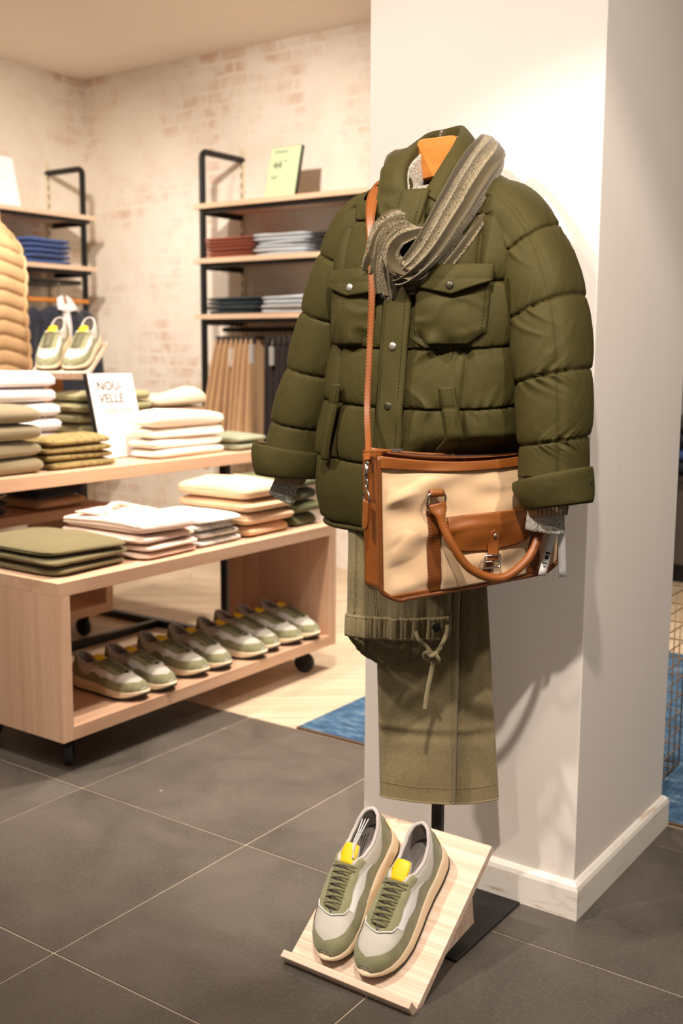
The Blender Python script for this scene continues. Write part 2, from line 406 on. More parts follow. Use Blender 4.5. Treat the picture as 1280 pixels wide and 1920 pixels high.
def shoe_fns(med):
    wy = [0, .0015, .006, .014, .03, .06, .10, .14, .18, .21, .24, .262, .278, .287, .2915, .293]
    wv = [0.0000, 0.0106, 0.0212, 0.0292, 0.0355, 0.0376, 0.0366, 0.0398, 0.0451, 0.0482, 0.0466, 0.0408, 0.0307, 0.0201, 0.0101, 0.0000]
    xy = [0, .003, .010, .03, .06, .10, .125, .14, .20, .214, .224, .293]
    xv = [0, .008, .0165, .0245, .0275, .0255, .0175, .0140, .0130, .0095, 0, 0]
    zy = [0, .015, .04, .07, .10, .115, .14, .18, .21, .235, .26, .275, .287, .293]
    zv = [.112, .108, .095, .088, .094, .103, .100, .088, .0775, .070, .060, .052, .040, .026]
    by = [0, .05, .12, .20, .26, .293]; bv = [.040, .037, .033, .028, .026, .026]
    cx = lambda y: med*interp(y, [0, .08, .16, .23, .293], [0, -.002, 0, .005, .013])
    W = lambda y: interp(y, wy, wv); XR = lambda y: interp(y, xy, xv); ZT = lambda y: interp(y, zy, zv); ZB = lambda y: interp(y, by, bv)
    def S(y, t, side, off=0):
        def raw(y, t):
            a = t*math.pi/2; y = min(.293, max(0, y)); w, xr, zt, zb = W(y), XR(y), ZT(y), ZB(y)
            x = xr+(w-xr)*max(0, math.cos(a))**.8; z = zb+(zt-zb)*max(0, math.sin(a))**.82
            z -= .004*0; return np.array((cx(y)+side*x, y, z))
        p = raw(y, t)
        if off:
            e = 1e-3
            dy = raw(min(.292, y+e), t)-raw(max(.001, y-e), t); dt = raw(y, min(.99, t+.01))-raw(y, max(.01, t-.01))
            n = np.cross(dy, dt)*side; n = -n if n @ (p-np.array((cx(y), y, .04))) < 0 else n
            L = np.linalg.norm(n)
            if L > 1e-9: p = p+n/L*off
        return p
    zbot = lambda y: .004*sm(.03, 0, y)*1+.016*max(0, (y-.215)/.08)**2
    zmid = lambda y: interp(y, by, [.044, .041, .037, .031, .029, .032])
    ow = lambda y: interp(y, [-.006, -.004, .002, .012, .03, .06, .10, .14, .18, .21, .24, .264, .282, .293, .2975, .299],
                          [0.0000, 0.0127, 0.0254, 0.0350, 0.0408, 0.0424, 0.0408, 0.0435, 0.0493, 0.0525, 0.0509, 0.0451, 0.0339, 0.0207, 0.0095, 0.0000])
    return S, cx, ZT, zbot, zmid, ow, XR
def make_sneaker(med):
    S_, cx, ZT, zbot, zmid, ow, XR = shoe_fns(med)
    root = empty('sneaker')
    def outline(n=84):
        ys = -.006+.305*(1-np.cos(np.linspace(0, math.pi, n//2)))/2
        return [(y, 1) for y in ys]+[(y, -1) for y in ys[::-1][1:-1]]
    O = outline()
    def rings(specs, name, mat, par):
        V = []; F = []; n = len(O)
        for sc, zf in specs:
            for y, s in O: yy = (y-.146)*(1-(1-sc)*.35)+.146; V.append((cx(y)+s*ow(y)*sc, yy, zf(y)))
        for i in range(len(specs)-1):
            for j in range(n): F.append((i*n+j, i*n+(j+1) % n, (i+1)*n+(j+1) % n, (i+1)*n+j))
        F.append(tuple(range(n))[::-1]); F.append(tuple((len(specs)-1)*n+j for j in range(n)))
        return mesh(name, V, F, mat, par)
    mix = lambda k: (lambda y: zbot(y)+.007+k*(zmid(y)-zbot(y)-.007))
    zo = lambda y: zbot(y)+.0085+.003*sm(.268, .296, y)
    mid = rings([(.955, lambda y: zbot(y)+.005), (.985, mix(.15)), (1.0, mix(.45)), (.985, mix(.8)), (.94, mix(1.0)), (.86, mix(1.02))], 'midsole', m_mid, root)
    rings([(.93, lambda y: zbot(y)), (.975, lambda y: zbot(y)+.0015), (.985, lambda y: (zo(y)+zbot(y))/2), (.980, zo), (.95, lambda y: zo(y)+.0008)], 'outsole', m_out, root)
    # upper: two walls, outer shell and lining
    def wall(fn_off, y0, y1, t0, t1, nu, nv, mat, name, par, sides=(1, -1), rimroll=False):
        mb = MB()
        for s in sides:
            def fn(u, v, s=s):
                y = y0+(y1-y0)*(1-math.cos(u*math.pi))/2
                a = t0(y) if callable(t0) else t0; b = t1(y) if callable(t1) else t1
                return S_(y, a+(b-a)*v, s, fn_off)
            V, F, U = gridvf(fn, nu, nv)
            if s < 0: F = [f[::-1] for f in F]
            mb.add(V, F)
        return mb.build(name, mat, par)
    up = wall(0, 0, .2885, 0, 1, 60, 16, m_mesh, 'upper', root)
    wall(-.0035, .001, .215, .0, .995, 40, 10, m_lin, 'lining', root)
    # suede overlays stand proud of the mesh
    tm = lambda y: interp(y, [.165, .18, .20, .225, .245, .258, .266, .271, .293], [.30, .36, .34, .36, .46, .62, .82, 1, 1])
    wall(.0016, .165, .2928, 0, tm, 34, 14, m_suede, 'toe_guard', root)
    ts = lambda y: interp(y, [.045, .07, .085, .10, .12, .135, .15, .166], [.42, .22, .20, .30, .34, .24, .22, .30])
    for s in (1, -1): wall(.0013, .045, .167, 0, ts, 26, 6, m_suede, 'side_panel', root, (s,))
    th = lambda y: interp(y, [0, .02, .035, .05], [.80, .78, .62, .40])
    wall(.0014, 0.0005, .05, 0, th, 16, 8, m_suede, 'heel_counter', root)
    wall(.0024, .0005, .014, .10, .42, 8, 5, m_yellow, 'heel_tab', root)
    tw0 = lambda y: interp(y, [.10, .12, .15, .19, .205], [.32, .34, .24, .36, .40]); tw1 = lambda y: interp(y, [.10, .125, .15, .19, .205], [.36, .46, .56, .62, .64])
    for s in (1, -1): wall(.0010, .10, .205, tw0, tw1, 20, 6, m_whitelea, 'white_panel', root, (s,))
    te = lambda y: interp(y, [.108, .118, .13, .142, .155, .17, .185, .20, .215, .226], [.62, .60, .66, .60, .62, .66, .60, .62, .70, .97])
    es = wall(.0022, .108, .226, te, 1.0, 40, 8, m_suede, 'eyestay', root)
    # front white trim around the eyestay
    P = []
    for s in (1, -1):
        q = [S_(y, te(y)-.012, s, .0022) for y in np.linspace(.204, .2262, 14)]
        P += q if s > 0 else q[::-1]
    mb = MB(); mb.tube(spline(P[::2]+[P[-1]], 40), .0013, 6); mb.build('trim', m_whitelea, root)
    # padded collar rim
    P = [S_(y, 1, 1, 0) for y in np.linspace(.128, .004, 22)]+[S_(0, 1, 1, 0)]+[S_(y, 1, -1, 0) for y in np.linspace(.004, .128, 22)]
    mb = MB(); mb.tube(np.array(P)+np.array((0, .0015, -.001)), .0042, 8); mb.build('collar_padding', m_lin, root)
    # tongue
    def tg(u, v):
        y = .098+u*.122; hw = interp(u, [0, .1, .3, 1], [.016, .021, .019, .014]); x = (v-.5)*2*hw
        z = ZT(max(.12, y))-.0035-.010*((v-.5)*2)**2*(.6)+.013*sm(.35, 0, u)+.0015
        return (cx(y)+x, y-.010*sm(.3, 0, u), z)
    tn = gobj('tongue', tg, 26, 12, m_mesh, root, thick=.006, off=1)
    def lb(u, v):
        p = np.array(tg(.015+u*.25, .05+v*.90)); return p+np.array((0, -.0004, .0014))
    gobj('label', lb, 8, 10, m_yellow, tn, thick=.0012, off=-1)
    # laces: crossing flat cords
    rows = np.linspace(.131, .213, 8)
    for i, y in enumerate(rows):
        hw = XR(y)+.0105
        for s in ((1, -1) if i < len(rows)-1 else (1,)):
            y2 = y+(.0085 if i < len(rows)-1 else 0); k = s
            P = []
            for q in np.linspace(-1, 1, 11):
                yy = y+(y2-y)*(q*.5+.5)
                x = k*q*hw; zt = ZT(yy)+.0062-.0085*abs(q)**2.6+(.0022 if s > 0 else .0004)*(1-abs(q)**2)
                P.append((cx(yy)+x, yy, zt))
            V, F = sweep(P, .0031, 6, True, 1, .42, up=(0, .2, 1))
            mesh('lace', V, F, m_lace, root)
    # insole
    def ins(u, v):
        y = .006+.135*u; return (cx(y)+(v-.5)*2*max(.004, ow(y)*.78), y, zmid(y)+.006+.003*abs(v-.5)*2)
    gobj('insole', ins, 14, 8, m_insole, root)
    return root
sneakA = make_sneaker(1); sneakB = make_sneaker(-1)
index_tree()
def place_sneaker(src, M, label, group, first):
    o = src if first else copy_tree(src)
    o.matrix_world = M; tag(o, label, 'shoe', group); return o
def slope_matrix(loc, pitch, rz=0):
    """toe along -Y world tipped down by pitch, then turned by rz about the slope normal"""
    R = Matrix.Rotation(pitch, 4, 'X') @ Matrix.Rotation(math.pi, 4, 'Z') @ Matrix.Rotation(rz, 4, 'Z')
    return Matrix.Translation(loc) @ R
# ---- foreground slanted shoe stand
ASL = math.radians(36); e1 = np.array((0, math.cos(ASL), math.sin(ASL))); en = np.array((0, -math.sin(ASL), math.cos(ASL))); Q0 = np.array((0, 1.60, .012))
def slope_pt(x, s, h=0): p = Q0+e1*s+en*h; return (x, p[1], p[2])
SH = 3
for src, x, lab in ((sneakA, -1.052, 'sage and beige sneaker with yellow tongue, nearest the front right of the slanted stand'), (sneakB, -1.172, 'sage and beige sneaker with white tag string, left on the slanted stand')):
    place_sneaker(src, slope_matrix(slope_pt(x, .296, .0005), ASL), lab, 'sneakers on the slanted stand', True)
m_ashX = wood('pale_ash', srgb(208, 164, 132), srgb(246, 224, 202), 0, .5, 150, 6.0)
def slope_box(mb, x0, x1, s0, s1, h0, h1, bev=.0015):
    M = Matrix(((1, 0, 0, 0), (0, e1[1], en[1], Q0[1]), (0, e1[2], en[2], Q0[2]), (0, 0, 0, 1)))
    return mb.box(x0, x1, s0, s1, h0, h1, bev, M)
st = empty('shoe_stand', (-1.10, 1.72, 0), 0, 'pale wooden slanted stand carrying two sneakers in front of the pillar', 'stand')
def child(o, par):
    o.parent = par; o.matrix_parent_inverse = Matrix.Translation(-Vector(par.location)) if par.rotation_euler.z == 0 else par.matrix_world.inverted(); return o
mb = MB(); slope_box(mb, -1.2505, -.9495, -.012, .3435, -.017, 0); child(mb.build('board', m_ashX), st)
mb = MB(); slope_box(mb, -1.2505, -.9495, -.0275, -.0125, -.0055, .030); child(mb.build('lip', m_ashX), st)
def wedge():
    pts = [slope_pt(0, .035, -.0175), slope_pt(0, .30, -.0175), (0, 1.875, .035), (0, 1.66, .0065)]
    V = [(x, p[1], p[2]) for x in (-1.215, -.985) for p in pts]; n = 4
    F = [(0, 1, 2, 3), (7, 6, 5, 4)]+[(i, i+4, (i+1) % 4+4, (i+1) % 4) for i in range(4)]
    return mesh('support', V, F, m_ashX, None, smooth=False)
child(wedge(), st)
# white tag string looped inside the left shoe
lst = bpy.data.objects['sneaker.001']
for k in range(3):
    P = spline([(-.012-.002*k, .118, .108), (-.010+.001*k, .095, .118+.003*k), (-.004+.003*k, .06, .112+.002*k), (.004+.004*k, .022+.004*k, .100+.004*k)], 16)
    mb = MB(); mb.tube(P, .0011, 6); mb.build('tag_string', m_whitelea, lst)

# ------------------------------------------------------------------ display tables
m_oakY = wood('oak_board', srgb(200, 155, 122), srgb(226, 186, 154), 1, .5, 60)
m_oakX = wood('oak_board_cross', srgb(200, 155, 122), srgb(226, 186, 154), 0, .5, 60)
m_oakZ = wood('oak_upright', srgb(200, 155, 122), srgb(226, 186, 154), 2, .5, 60)
m_rubber = plain('caster_rubber', srgb(30, 29, 28), .6)
m_steel = plain('brushed_steel', srgb(196, 190, 182), .3, 1.0)
m_dsteel = plain('dark_caster_metal', srgb(60, 56, 52), .4, .8)
def caster(par, x, y, h, ang):
    r = h*.40; t = .012
    mb = MB(); n = 20; prof = [(-t, r*.6), (-t, r*.92), (-t*.6, r), (t*.6, r), (t, r*.92), (t, r*.6)]
    ca, sa = math.cos(ang), math.sin(ang); V = []; F = []
    for i in range(n):
        a = 2*math.pi*i/n
        for q, rr in prof:
            lx, ly = rr*math.cos(a), q; V.append((x+ca*lx-sa*ly, y+sa*lx+ca*ly, r+rr*math.sin(a)))
    k = len(prof)
    for i in range(n):
        for j in range(k-1): F.append((i*k+j, ((i+1) % n)*k+j, ((i+1) % n)*k+j+1, i*k+j+1))
    F.append(tuple(i*k for i in range(n))); F.append(tuple(i*k+k-1 for i in range(n))[::-1])
    mb.add(V, F, False); wheel = child(mb.build('caster', m_rubber), par)
    fk = MB(); R = Matrix.Translation((x, y, 0)) @ Matrix.Rotation(ang, 4, 'Z')
    for s in (-1, 1): fk.box(-.011, .016, s*.0165-.0015, s*.0165+.0015, r*.75, h-.004, .0008, R)
    fk.box(-.014, .020, -.019, .019, h-.008, h-.002, .001, R); fk.box(-.03, .03, -.03, .03, h-.003, h, .0005, R)
    V, F = sweep([(x-sa*s, y+ca*s, r) for s in (-.019, .019)], .005, 8); fk.add(V, F)
    f = child(fk.build('fork', m_dsteel), par); f.parent = wheel; f.matrix_parent_inverse = Matrix.Identity(4)
    return wheel
def box_table(x0, x1, y0, y1, zb, zt, label, group):
    e = empty('display_table', ((x0+x1)/2, (y0+y1)/2, 0), 0, label, 'table', group); t = .040
    for nm, a, mt in (('top_board', (x0, x1, y0, y1, zt-t, zt), m_oakY), ('bottom_board', (x0, x1, y0+t, y1-t, zb, zb+t), m_oakY),
                  ('end_panel', (x0, x1, y0, y0+t, zb, zt-t), m_oakZ), ('end_panel', (x0, x1, y1-t, y1, zb, zt-t), m_oakZ)):
        mb = MB(); mb.box(*a, .0012); child(mb.build(nm, mt), e)
    for px in (x0+.07, x1-.065):
        for py in (y0+.075, y1-.115): caster(e, px, py, zb-.0005, 1.2+px*3+py)
    return e
TZ = .566; BX0, BX1, BY0, BY1 = -2.86, -2.352, 1.950, 3.285
front_table = box_table(BX0, BX1, BY0, BY1, .098, TZ, 'open oak box table on casters with a row of sneakers inside', 'oak display tables')
back_table = box_table(-3.95, -3.44, 1.80, 3.15, .098, .570, 'oak box table in shade behind the high table', 'oak display tables')
UZ = .80
ut = empty('high_table', (-3.33, 2.6, 0), 0, 'higher oak topped table on a black steel frame behind the sneaker table', 'table', 'oak display tables')
mb = MB(); mb.box(-3.87, -2.885, 1.55, 2.765, UZ-.045, UZ, .0012); child(mb.build('top_board', m_oakY), ut)
mb = MB(); mb.box(-3.87, -2.885, 2.7655, 3.62, UZ-.045, UZ, .0012); child(mb.build('top_board', m_oakY), ut)
for x in (-3.83, -2.955):
    for y in (1.62, 3.335):
        mb = MB(); mb.box(x-.017, x+.017, y-.017, y+.017, .0, UZ-.0455, .002); child(mb.build('leg', m_black), ut)
for y in (1.62, 3.335):
    mb = MB(); mb.box(-3.812, -2.973, y-.0165, y+.0165, .002, .034, .002); child(mb.build('floor_rail', m_black), ut)
mb = MB(); mb.box(-3.375, -3.345, 1.638, 3.317, .002, .033, .002); child(mb.build('floor_rail', m_black), ut)
# ------------------------------------------------------------------ wall shelving
m_shelf = wood('shelf_board', srgb(206, 170, 138), srgb(232, 202, 174), 0, .5, 60)
m_shelfy = wood('shelf_board_side', srgb(206, 170, 138), srgb(232, 202, 174), 1, .5, 60)
m_strip = plain('ivory_wall_strip', srgb(222, 208, 182), .5)
m_dark = plain('dark_slot', srgb(40, 36, 32), .7)
def frame_bracket(par, M, depth, ztop, zbot):
    """black loop: out from the wall, round the corner and down; wall strip with slots behind"""
    P = [(0, 0, ztop-.014), (0, -depth+.05, ztop-.014)]+[(0, -depth+.014+.036*(1-math.sin(a)), ztop-.05+.036*math.cos(a)) for a in np.linspace(.15, math.pi/2, 6)]+[(0, -depth+.014, zbot)]
    P = [tuple(M @ Vector(p)) for p in P]; side = M.to_3x3() @ Vector((1, 0, 0))
    pts = []
    for a, b in zip(P[:-1], P[1:]):
        k = 2; pts += [tuple(np.array(a)+(np.array(b)-np.array(a))*i/k) for i in range(k)]
    pts.append(P[-1])
    V, F = sweep(pts, .0185, 8, True, 1, 1, up=tuple(side)); b = MB(); b.add(V, F, False); child(b.build('bracket_frame', m_black), par)
    b = MB(); b.box(-.014, .014, -.012, 0, .25, ztop+.05, .001, M); s = child(b.build('wall_strip', m_strip), par)
    b = MB()
    z = ztop-.06
    while z > zbot+.0: b.box(-.004, .004, -.0128, -.011, z, z+.030, 0, M); z -= .055
    o = child(b.build('slots', m_dark), par); o.parent = s; o.matrix_parent_inverse = Matrix.Identity(4); tag(o, kind='stuff')
def shelf(par, M, x0, x1, depth, z, mt, th=.026, rail=True):
    b = MB(); b.box(x0, x1, -depth, -.012, z-th, z, .001, M); child(b.build('shelf_board', mt), par)
    if rail:
        b = MB(); b.box(x0+.03, x1-.03, -depth+.02, -depth+.045, z-th-.022, z-th-.001, .001, M); child(b.build('shelf_rail', m_black), par)
        for x in (x0+.045, x1-.045):
            b = MB(); b.box(x-.009, x+.009, -depth+.05, -.014, z-th-.032, z-th-.001, .001, M); child(b.build('shelf_arm', m_black), par)
MR = Matrix.Translation((0, WY, 0)); DEP = .355
rs = empty('wall_shelf', (-3.6, WY-.2, 0), 0, 'black framed wall shelving with folded knits beside the pillar', 'shelf', 'wall shelving')
frame_bracket(rs, Matrix.Translation((-4.153, WY, 0)), DEP, 2.300, .55)
frame_bracket(rs, Matrix.Translation((-2.86, WY, 0)), DEP, 2.300, .55)
RZ = (2.006, 1.713, 1.411)
for z in RZ: shelf(rs, MR, -4.195, -2.82, DEP+.018, z, m_shelf)
b = MB(); V, F = sweep([(-4.135, WY-.20, 1.33), (-2.878, WY-.20, 1.33)], .0125, 10); b.add(V, F); child(b.build('hanging_rail', m_black), rs)
ML = Matrix.Translation((WX, 0, 0)) @ Matrix.Rotation(math.pi/2, 4, 'Z')   # local x -> +Y, local -y -> +X
lsf = empty('wall_shelf', (WX+.2, 3.9, 0), 0, 'black framed wall shelving with jeans and a navy blazer in the corner', 'shelf', 'wall shelving')
DL = .335
frame_bracket(lsf, Matrix.Translation((WX, 4.558, 0)) @ Matrix.Rotation(math.pi/2, 4, 'Z'), DL, 2.302, .55)
frame_bracket(lsf, Matrix.Translation((WX, 3.30, 0)) @ Matrix.Rotation(math.pi/2, 4, 'Z'), DL, 2.302, .55)
LZ = (2.015, 1.712)
for z in LZ: shelf(lsf, ML, 3.24, 4.628, DL+.018, z, m_shelfy)
b = MB(); b.box(WX+.02, WX+.33, 4.0, 4.52, 1.60, 1.625, .002); child(b.build('hanging_plate', m_black), lsf)

# ------------------------------------------------------------------ sneakers inside the front table and on the far stand
ORD = ['first', 'second', 'third', 'fourth', 'fifth', 'sixth', 'seventh', 'eighth']
bz = .098+.040+.0005
for i, y in enumerate((2.265, 2.385, 2.555, 2.690, 2.825, 2.943, 3.062, 3.180)):
    M = Matrix.Translation((-2.652+.012*math.sin(i*2.1), y+.004, bz)) @ Matrix.Rotation(-math.pi/2+.05*math.sin(i*1.7), 4, 'Z')
    place_sneaker(sneakB if i % 2 == 0 else sneakA, M, 'sage sneaker inside the oak box table, %s in the row from the left' % ORD[i], 'sneakers inside the oak table', False)
A2 = math.radians(25)
RT = Matrix.Translation((-3.40, 2.90, 0)) @ Matrix.Rotation(math.radians(30), 4, 'Z') @ Matrix.Translation((3.40, -2.90, 0))
st2 = empty('shoe_riser', (-3.40, 2.93, UZ), 0, 'wooden riser holding two pale sneakers above the folded white stack', 'stand')
M2 = RT @ Matrix.Translation((-3.40, 2.800, 1.118)) @ Matrix.Rotation(A2, 4, 'X')
mb = MB(); mb.box(-.118, .118, -.012, .30, -.016, 0, .0015, M2); mb.box(-.118, .118, -.027, -.012, -.005, .022, .0015, M2)
m_brownw = wood('honey_wood', srgb(176, 112, 58), srgb(212, 150, 92), 2, .5, 50)
child(mb.build('board', m_ashX), st2)
mb = MB(); mb.box(-3.545, -3.49, 2.90, 2.955, UZ+.02, 1.16, .002); child(mb.build('column', m_brownw), st2)
mb = MB(); mb.box(-3.58, -3.462, 2.86, 3.02, UZ+.0005, UZ+.02, .002); child(mb.build('foot', m_brownw), st2)
for src, x, lab in ((sneakA, -3.338, 'pale sneaker on the raised riser, right of the pair before the navy blazer'), (sneakB, -3.462, 'pale sneaker on the raised riser, left of the pair before the navy blazer')):
    p = M2 @ Vector((x+3.40, .296, .0005)); place_sneaker(src, RT @ slope_matrix(RT.inverted() @ p, A2), lab, 'sneakers on the riser', False)
# ------------------------------------------------------------------ folded garments
def folded_mesh(name, sx, sy, h, mat, layers, seed, wob=.10, sq=.21, top=False):
    nz = Noise(seed, 8); rnd = random.Random(seed); nu, nv = 72, 22; V = []; F = []
    spow = lambda c, e: math.copysign(abs(c)**e, c)
    c1, c2, ca_ = rnd.uniform(-.30, -.05), rnd.uniform(.1, .35), rnd.uniform(-.35, .35)
    tx, ty, shx = rnd.uniform(-.07, .07), rnd.uniform(-.06, .06), rnd.uniform(-.05, .05)
    split = [.5+rnd.uniform(-.10, .10)] if layers == 2 else [(k+1)/layers+rnd.uniform(-.05, .05) for k in range(layers-1)]
    for j in range(nv+1):
        ph = -math.pi/2+math.pi*j/nv; cz = spow(math.sin(ph), .85); cr = abs(math.cos(ph))**.26
        for i in range(nu):
            th = 2*math.pi*i/nu; x = spow(math.cos(th), sq)*cr; y = spow(math.sin(th), sq)*cr
            zz = cz*.5+.5; g = 0
            if cr > .5:
                for q in split:
                    dq = q+.10*nz((x*2.2, y*2.2, seed)); g += math.exp(-((zz-dq)/.05)**2)*(.004 if x > .9 and abs(y) < .9 else .038)
            px, py = x*(1-g)*sx/2*(1+tx*y), y*(1-g)*sy/2*(1+ty*x)+shx*x*.02
            r = nz((px*13, py*13, zz*2.0)); r2 = nz((px*34, py*34, zz*5+seed)); r3 = nz((px*7+3, py*7, zz))
            e = max(abs(x), abs(y))**5
            px += (.006*r+.009*r3)*e*(.3+zz); py += (.005*r2+.010*r3)*e*(.3+zz)
            cor = (abs(x)*abs(y))**4
            z = zz*h*(1-.05*wob*10*max(0, .4+r3*.6)*.5*zz-.04*abs(r2)*zz-.10*cor*zz)
            if x > .35: z -= h*.07*((x-.35)/.65)**2*zz
            if top: z += h*zz*(.16*sm(-.03, .03, px/sx-c1+ca_*py/sy*.3)*(1-e*.6)-.20*math.exp(-((py/sy-c2-.2*px/sx)/.018)**2)*(1-e)-.12)
            if top: z += h*zz*(.24*nz((px*12, py*18, 2))*(1-e)+.10*math.exp(-((px/sx-.12)/.06)**2))
            V.append((px, py, max(0, z if top else min(z, h))))
    for j in range(nv):
        for i in range(nu): F.append((j*nu+i, j*nu+(i+1) % nu, (j+1)*nu+(i+1) % nu, (j+1)*nu+i))
    return mesh(name, V, F, mat)
POS = {1: [''], 2: ['upper ', 'lower '], 3: ['topmost ', 'middle ', 'bottom '], 4: ['topmost ', 'second from top ', 'third from top ', 'bottom '],
       5: ['topmost ', 'second from top ', 'middle ', 'fourth from top ', 'bottom '], 6: ['topmost ', 'second from top ', 'third from top ', 'fourth from top ', 'fifth from top ', 'bottom ']}
def stack(name, core, cat, xf, y0, y1, z, depth, n, h, mat, layers=2, seed=1, jit=.008, rot=.03, face='X', wob=.10, mats=None, hs=None, tops=None):
    """xf: front edge; garments lie with their fold at the front"""
    rnd = random.Random(seed); out = []; zc = z+.0005
    for i in range(n):                       # bottom first
        hh = (hs[i] if hs else h)
        o = folded_mesh(name, depth, (y1-y0), hh, (mats[i] if mats else mat), layers, seed*13+i, wob, top=(i == n-1))
        c = (xf-depth/2+rnd.uniform(-jit, jit)-.004, (y0+y1)/2+rnd.uniform(-jit, jit)*.7, zc)
        if face == 'Y': c = ((y0+y1)/2+rnd.uniform(-jit, jit)*.7, xf+depth/2+rnd.uniform(-jit, jit)+.004, zc)
        o.location = c; o.rotation_euler = (0, 0, rnd.uniform(-rot, rot)*1.6-(math.pi/2 if face == 'Y' else 0))
        k = n-1-i; tag(o, (POS[n][k]+core), cat, 'stack of '+core if n > 1 else None); out.append(o); zc += hh+.0004
    return out
c_olive = cloth('olive_twill', srgb(112, 100, 62), .85, 900, .3, .10, 12, wr=.35)
c_pink = cloth('cream_rose_cotton', srgb(228, 200, 182), .85, 700, .3, .06, 10, wr=.3)
c_beige = cloth('sand_fleece', srgb(226, 188, 148), .9, 600, .4, .06, 9, wr=.25)
c_dolive = cloth('dark_olive_cotton', srgb(84, 84, 50), .9, 600, .3, .12, 9, wr=.3)
c_moss = cloth('moss_wool', srgb(140, 125, 94), .95, 500, .6, .10, 60, .3, wr=.2)
c_white = cloth('white_cotton', srgb(238, 230, 230), .85, 700, .25, .04, 9, wr=.35)
c_sage = cloth('khaki_cotton', srgb(158, 150, 108), .88, 700, .3, .08, 9, wr=.3)
c_cream = cloth('ivory_fleece', srgb(242, 228, 212), .9, 600, .4, .04, 9, wr=.3)
c_sand = cloth('sand_canvas', srgb(226, 206, 176), .85, 700, .3, .06, 9, wr=.3)
c_brown = cloth('brown_lining', srgb(142, 108, 78), .85, 700, .3, .1, 9, wr=.3)
c_greysage = cloth('grey_sage_cotton', srgb(140, 142, 116), .88, 700, .3, .08, 9, wr=.3)
c_navy = cloth('navy_cotton', srgb(30, 34, 46), .9, 700, .3, .1, 9)
c_rust = cloth('rust_knit', srgb(152, 70, 36), .95, 400, .8, .12, 40, .3)
c_ice = cloth('pale_blue_knit', srgb(206, 212, 218), .9, 400, .6, .05, 30)
c_char = cloth('charcoal_knit', srgb(52, 48, 48), .95, 400, .6, .1, 30)
c_teal = cloth('dark_teal_knit', srgb(32, 48, 54), .95, 400, .6, .12, 30)
c_denim = cloth('blue_denim', srgb(62, 88, 144), .9, 500, .5, .25, 18)
def mat_floral(name, a, b, scale):
    t = NT(name); v = t.coord()
    vo = t.n('ShaderNodeTexVoronoi', i_Scale=scale, feature='SMOOTH_F1'); n = t.n('ShaderNodeTexNoise', i_Scale=scale*1.3, i_Detail=3.0, i_Distortion=2.5)
    t.l(v, n.inputs['Vector']); t.l(n.outputs[1], vo.inputs['Vector']); t.l(v, vo.inputs['Vector'])
    f = t.n('ShaderNodeMath', operation='ADD'); t.l(vo.outputs['Distance'], f.inputs[0]); t.l(n.outputs[0], f.inputs[1])
    t.l(t.ramp(f.outputs[0], [(.62, a), (.74, b), (.9, a)]), t.b.inputs['Base Color'])
    n2 = t.n('ShaderNodeTexNoise', i_Scale=14, i_Detail=3.0); t.l(v, n2.inputs['Vector']); t.bump(n2.outputs[0], .3, .01)
    t.b.inputs['Roughness'].default_value = .85; return t.m
c_flor = mat_floral('floral_cotton', srgb(226, 222, 214), srgb(150, 158, 158), 42)
c_camo = mat_floral('leafy_olive_cotton', srgb(150, 128, 76), srgb(92, 80, 44), 60)
# lower table
stack('folded_trousers', 'folded olive twill trousers at the front table corner', 'trousers', -2.405, 1.985, 2.292, TZ, .44, 3, .0265, c_olive, 2, 3, .006, .02)
s2 = stack('folded_hoodie', 'folded cream pink hoodie on the front table', 'hoodie', -2.385, 2.315, 2.572, TZ, .40, 4, .03, c_pink, 3, 5, .006, .03, hs=[.023, .023, .029, .046])
stack('folded_shirt', 'folded pale floral shirt on the front table', 'shirt', -2.40, 2.590, 2.808, TZ, .32, 4, .0245, c_flor, 2, 7, .006, .03)
s4 = stack('folded_sweatshirt', 'folded sand beige sweatshirt on the front table', 'sweatshirt', -2.395, 2.828, 3.092, TZ, .36, 4, .045, c_beige, 2, 9, .007, .03, hs=[.040, .044, .044, .062])
stack('folded_sweatshirt', 'folded dark olive sweatshirt at the table end by the jacket', 'sweatshirt', -2.40, 3.108, 3.272, TZ, .34, 4, .047, c_dolive, 2, 11, .005, .02)
# hood and cord of the top hoodie
top = s2[-1]; zz = .042
mb = MB(); mb.tube(spline([(-.02, -.075, zz), (-.05, -.035, zz+.022), (-.055, .01, zz+.026), (-.03, .05, zz+.012), (.03, .085, zz-.004)], 24), np.linspace(.013, .008, 24), 8, True, 1, .8); mb.build('hood', c_pink, top)
def hf(u, v): return (-.15+.12*u, -.10+.13*v, zz+.003+.012*math.sin(u*3.1)*math.sin(v*3.1))
gobj('hood_panel', hf, 10, 10, c_pink, top, thick=.006)
# higher table
U = UZ
stack('folded_jumper', 'folded moss grey wool jumper at the left edge of the high table', 'jumper', -2.925, 2.07, 2.400, U, .25, 4, .056, c_moss, 1, 21, .006, .03)
stack('folded_shirt', 'folded leafy olive shirt beside the moss jumpers', 'shirt', -2.945, 2.425, 2.735, U, .22, 4, .027, c_camo, 2, 23, .008, .04)
stack('folded_tee', 'folded white tee in the tall stack below the riser', 'tee', -3.195, 2.34, 2.715, U, .30, 6, .055, c_white, 2, 25, .008, .03)
stack('folded_trousers', 'folded khaki trousers behind the collection sign', 'trousers', -3.235, 2.815, 3.225, U, .215, 6, .042, c_sage, 2, 27, .004, .01)
stack('folded_sweatshirt', 'folded ivory sweatshirt right of the collection sign', 'sweatshirt', -2.945, 2.925, 3.345, U, .152, 4, .043, c_cream, 2, 29, .007, .03, hs=[.036, .038, .042, .056])
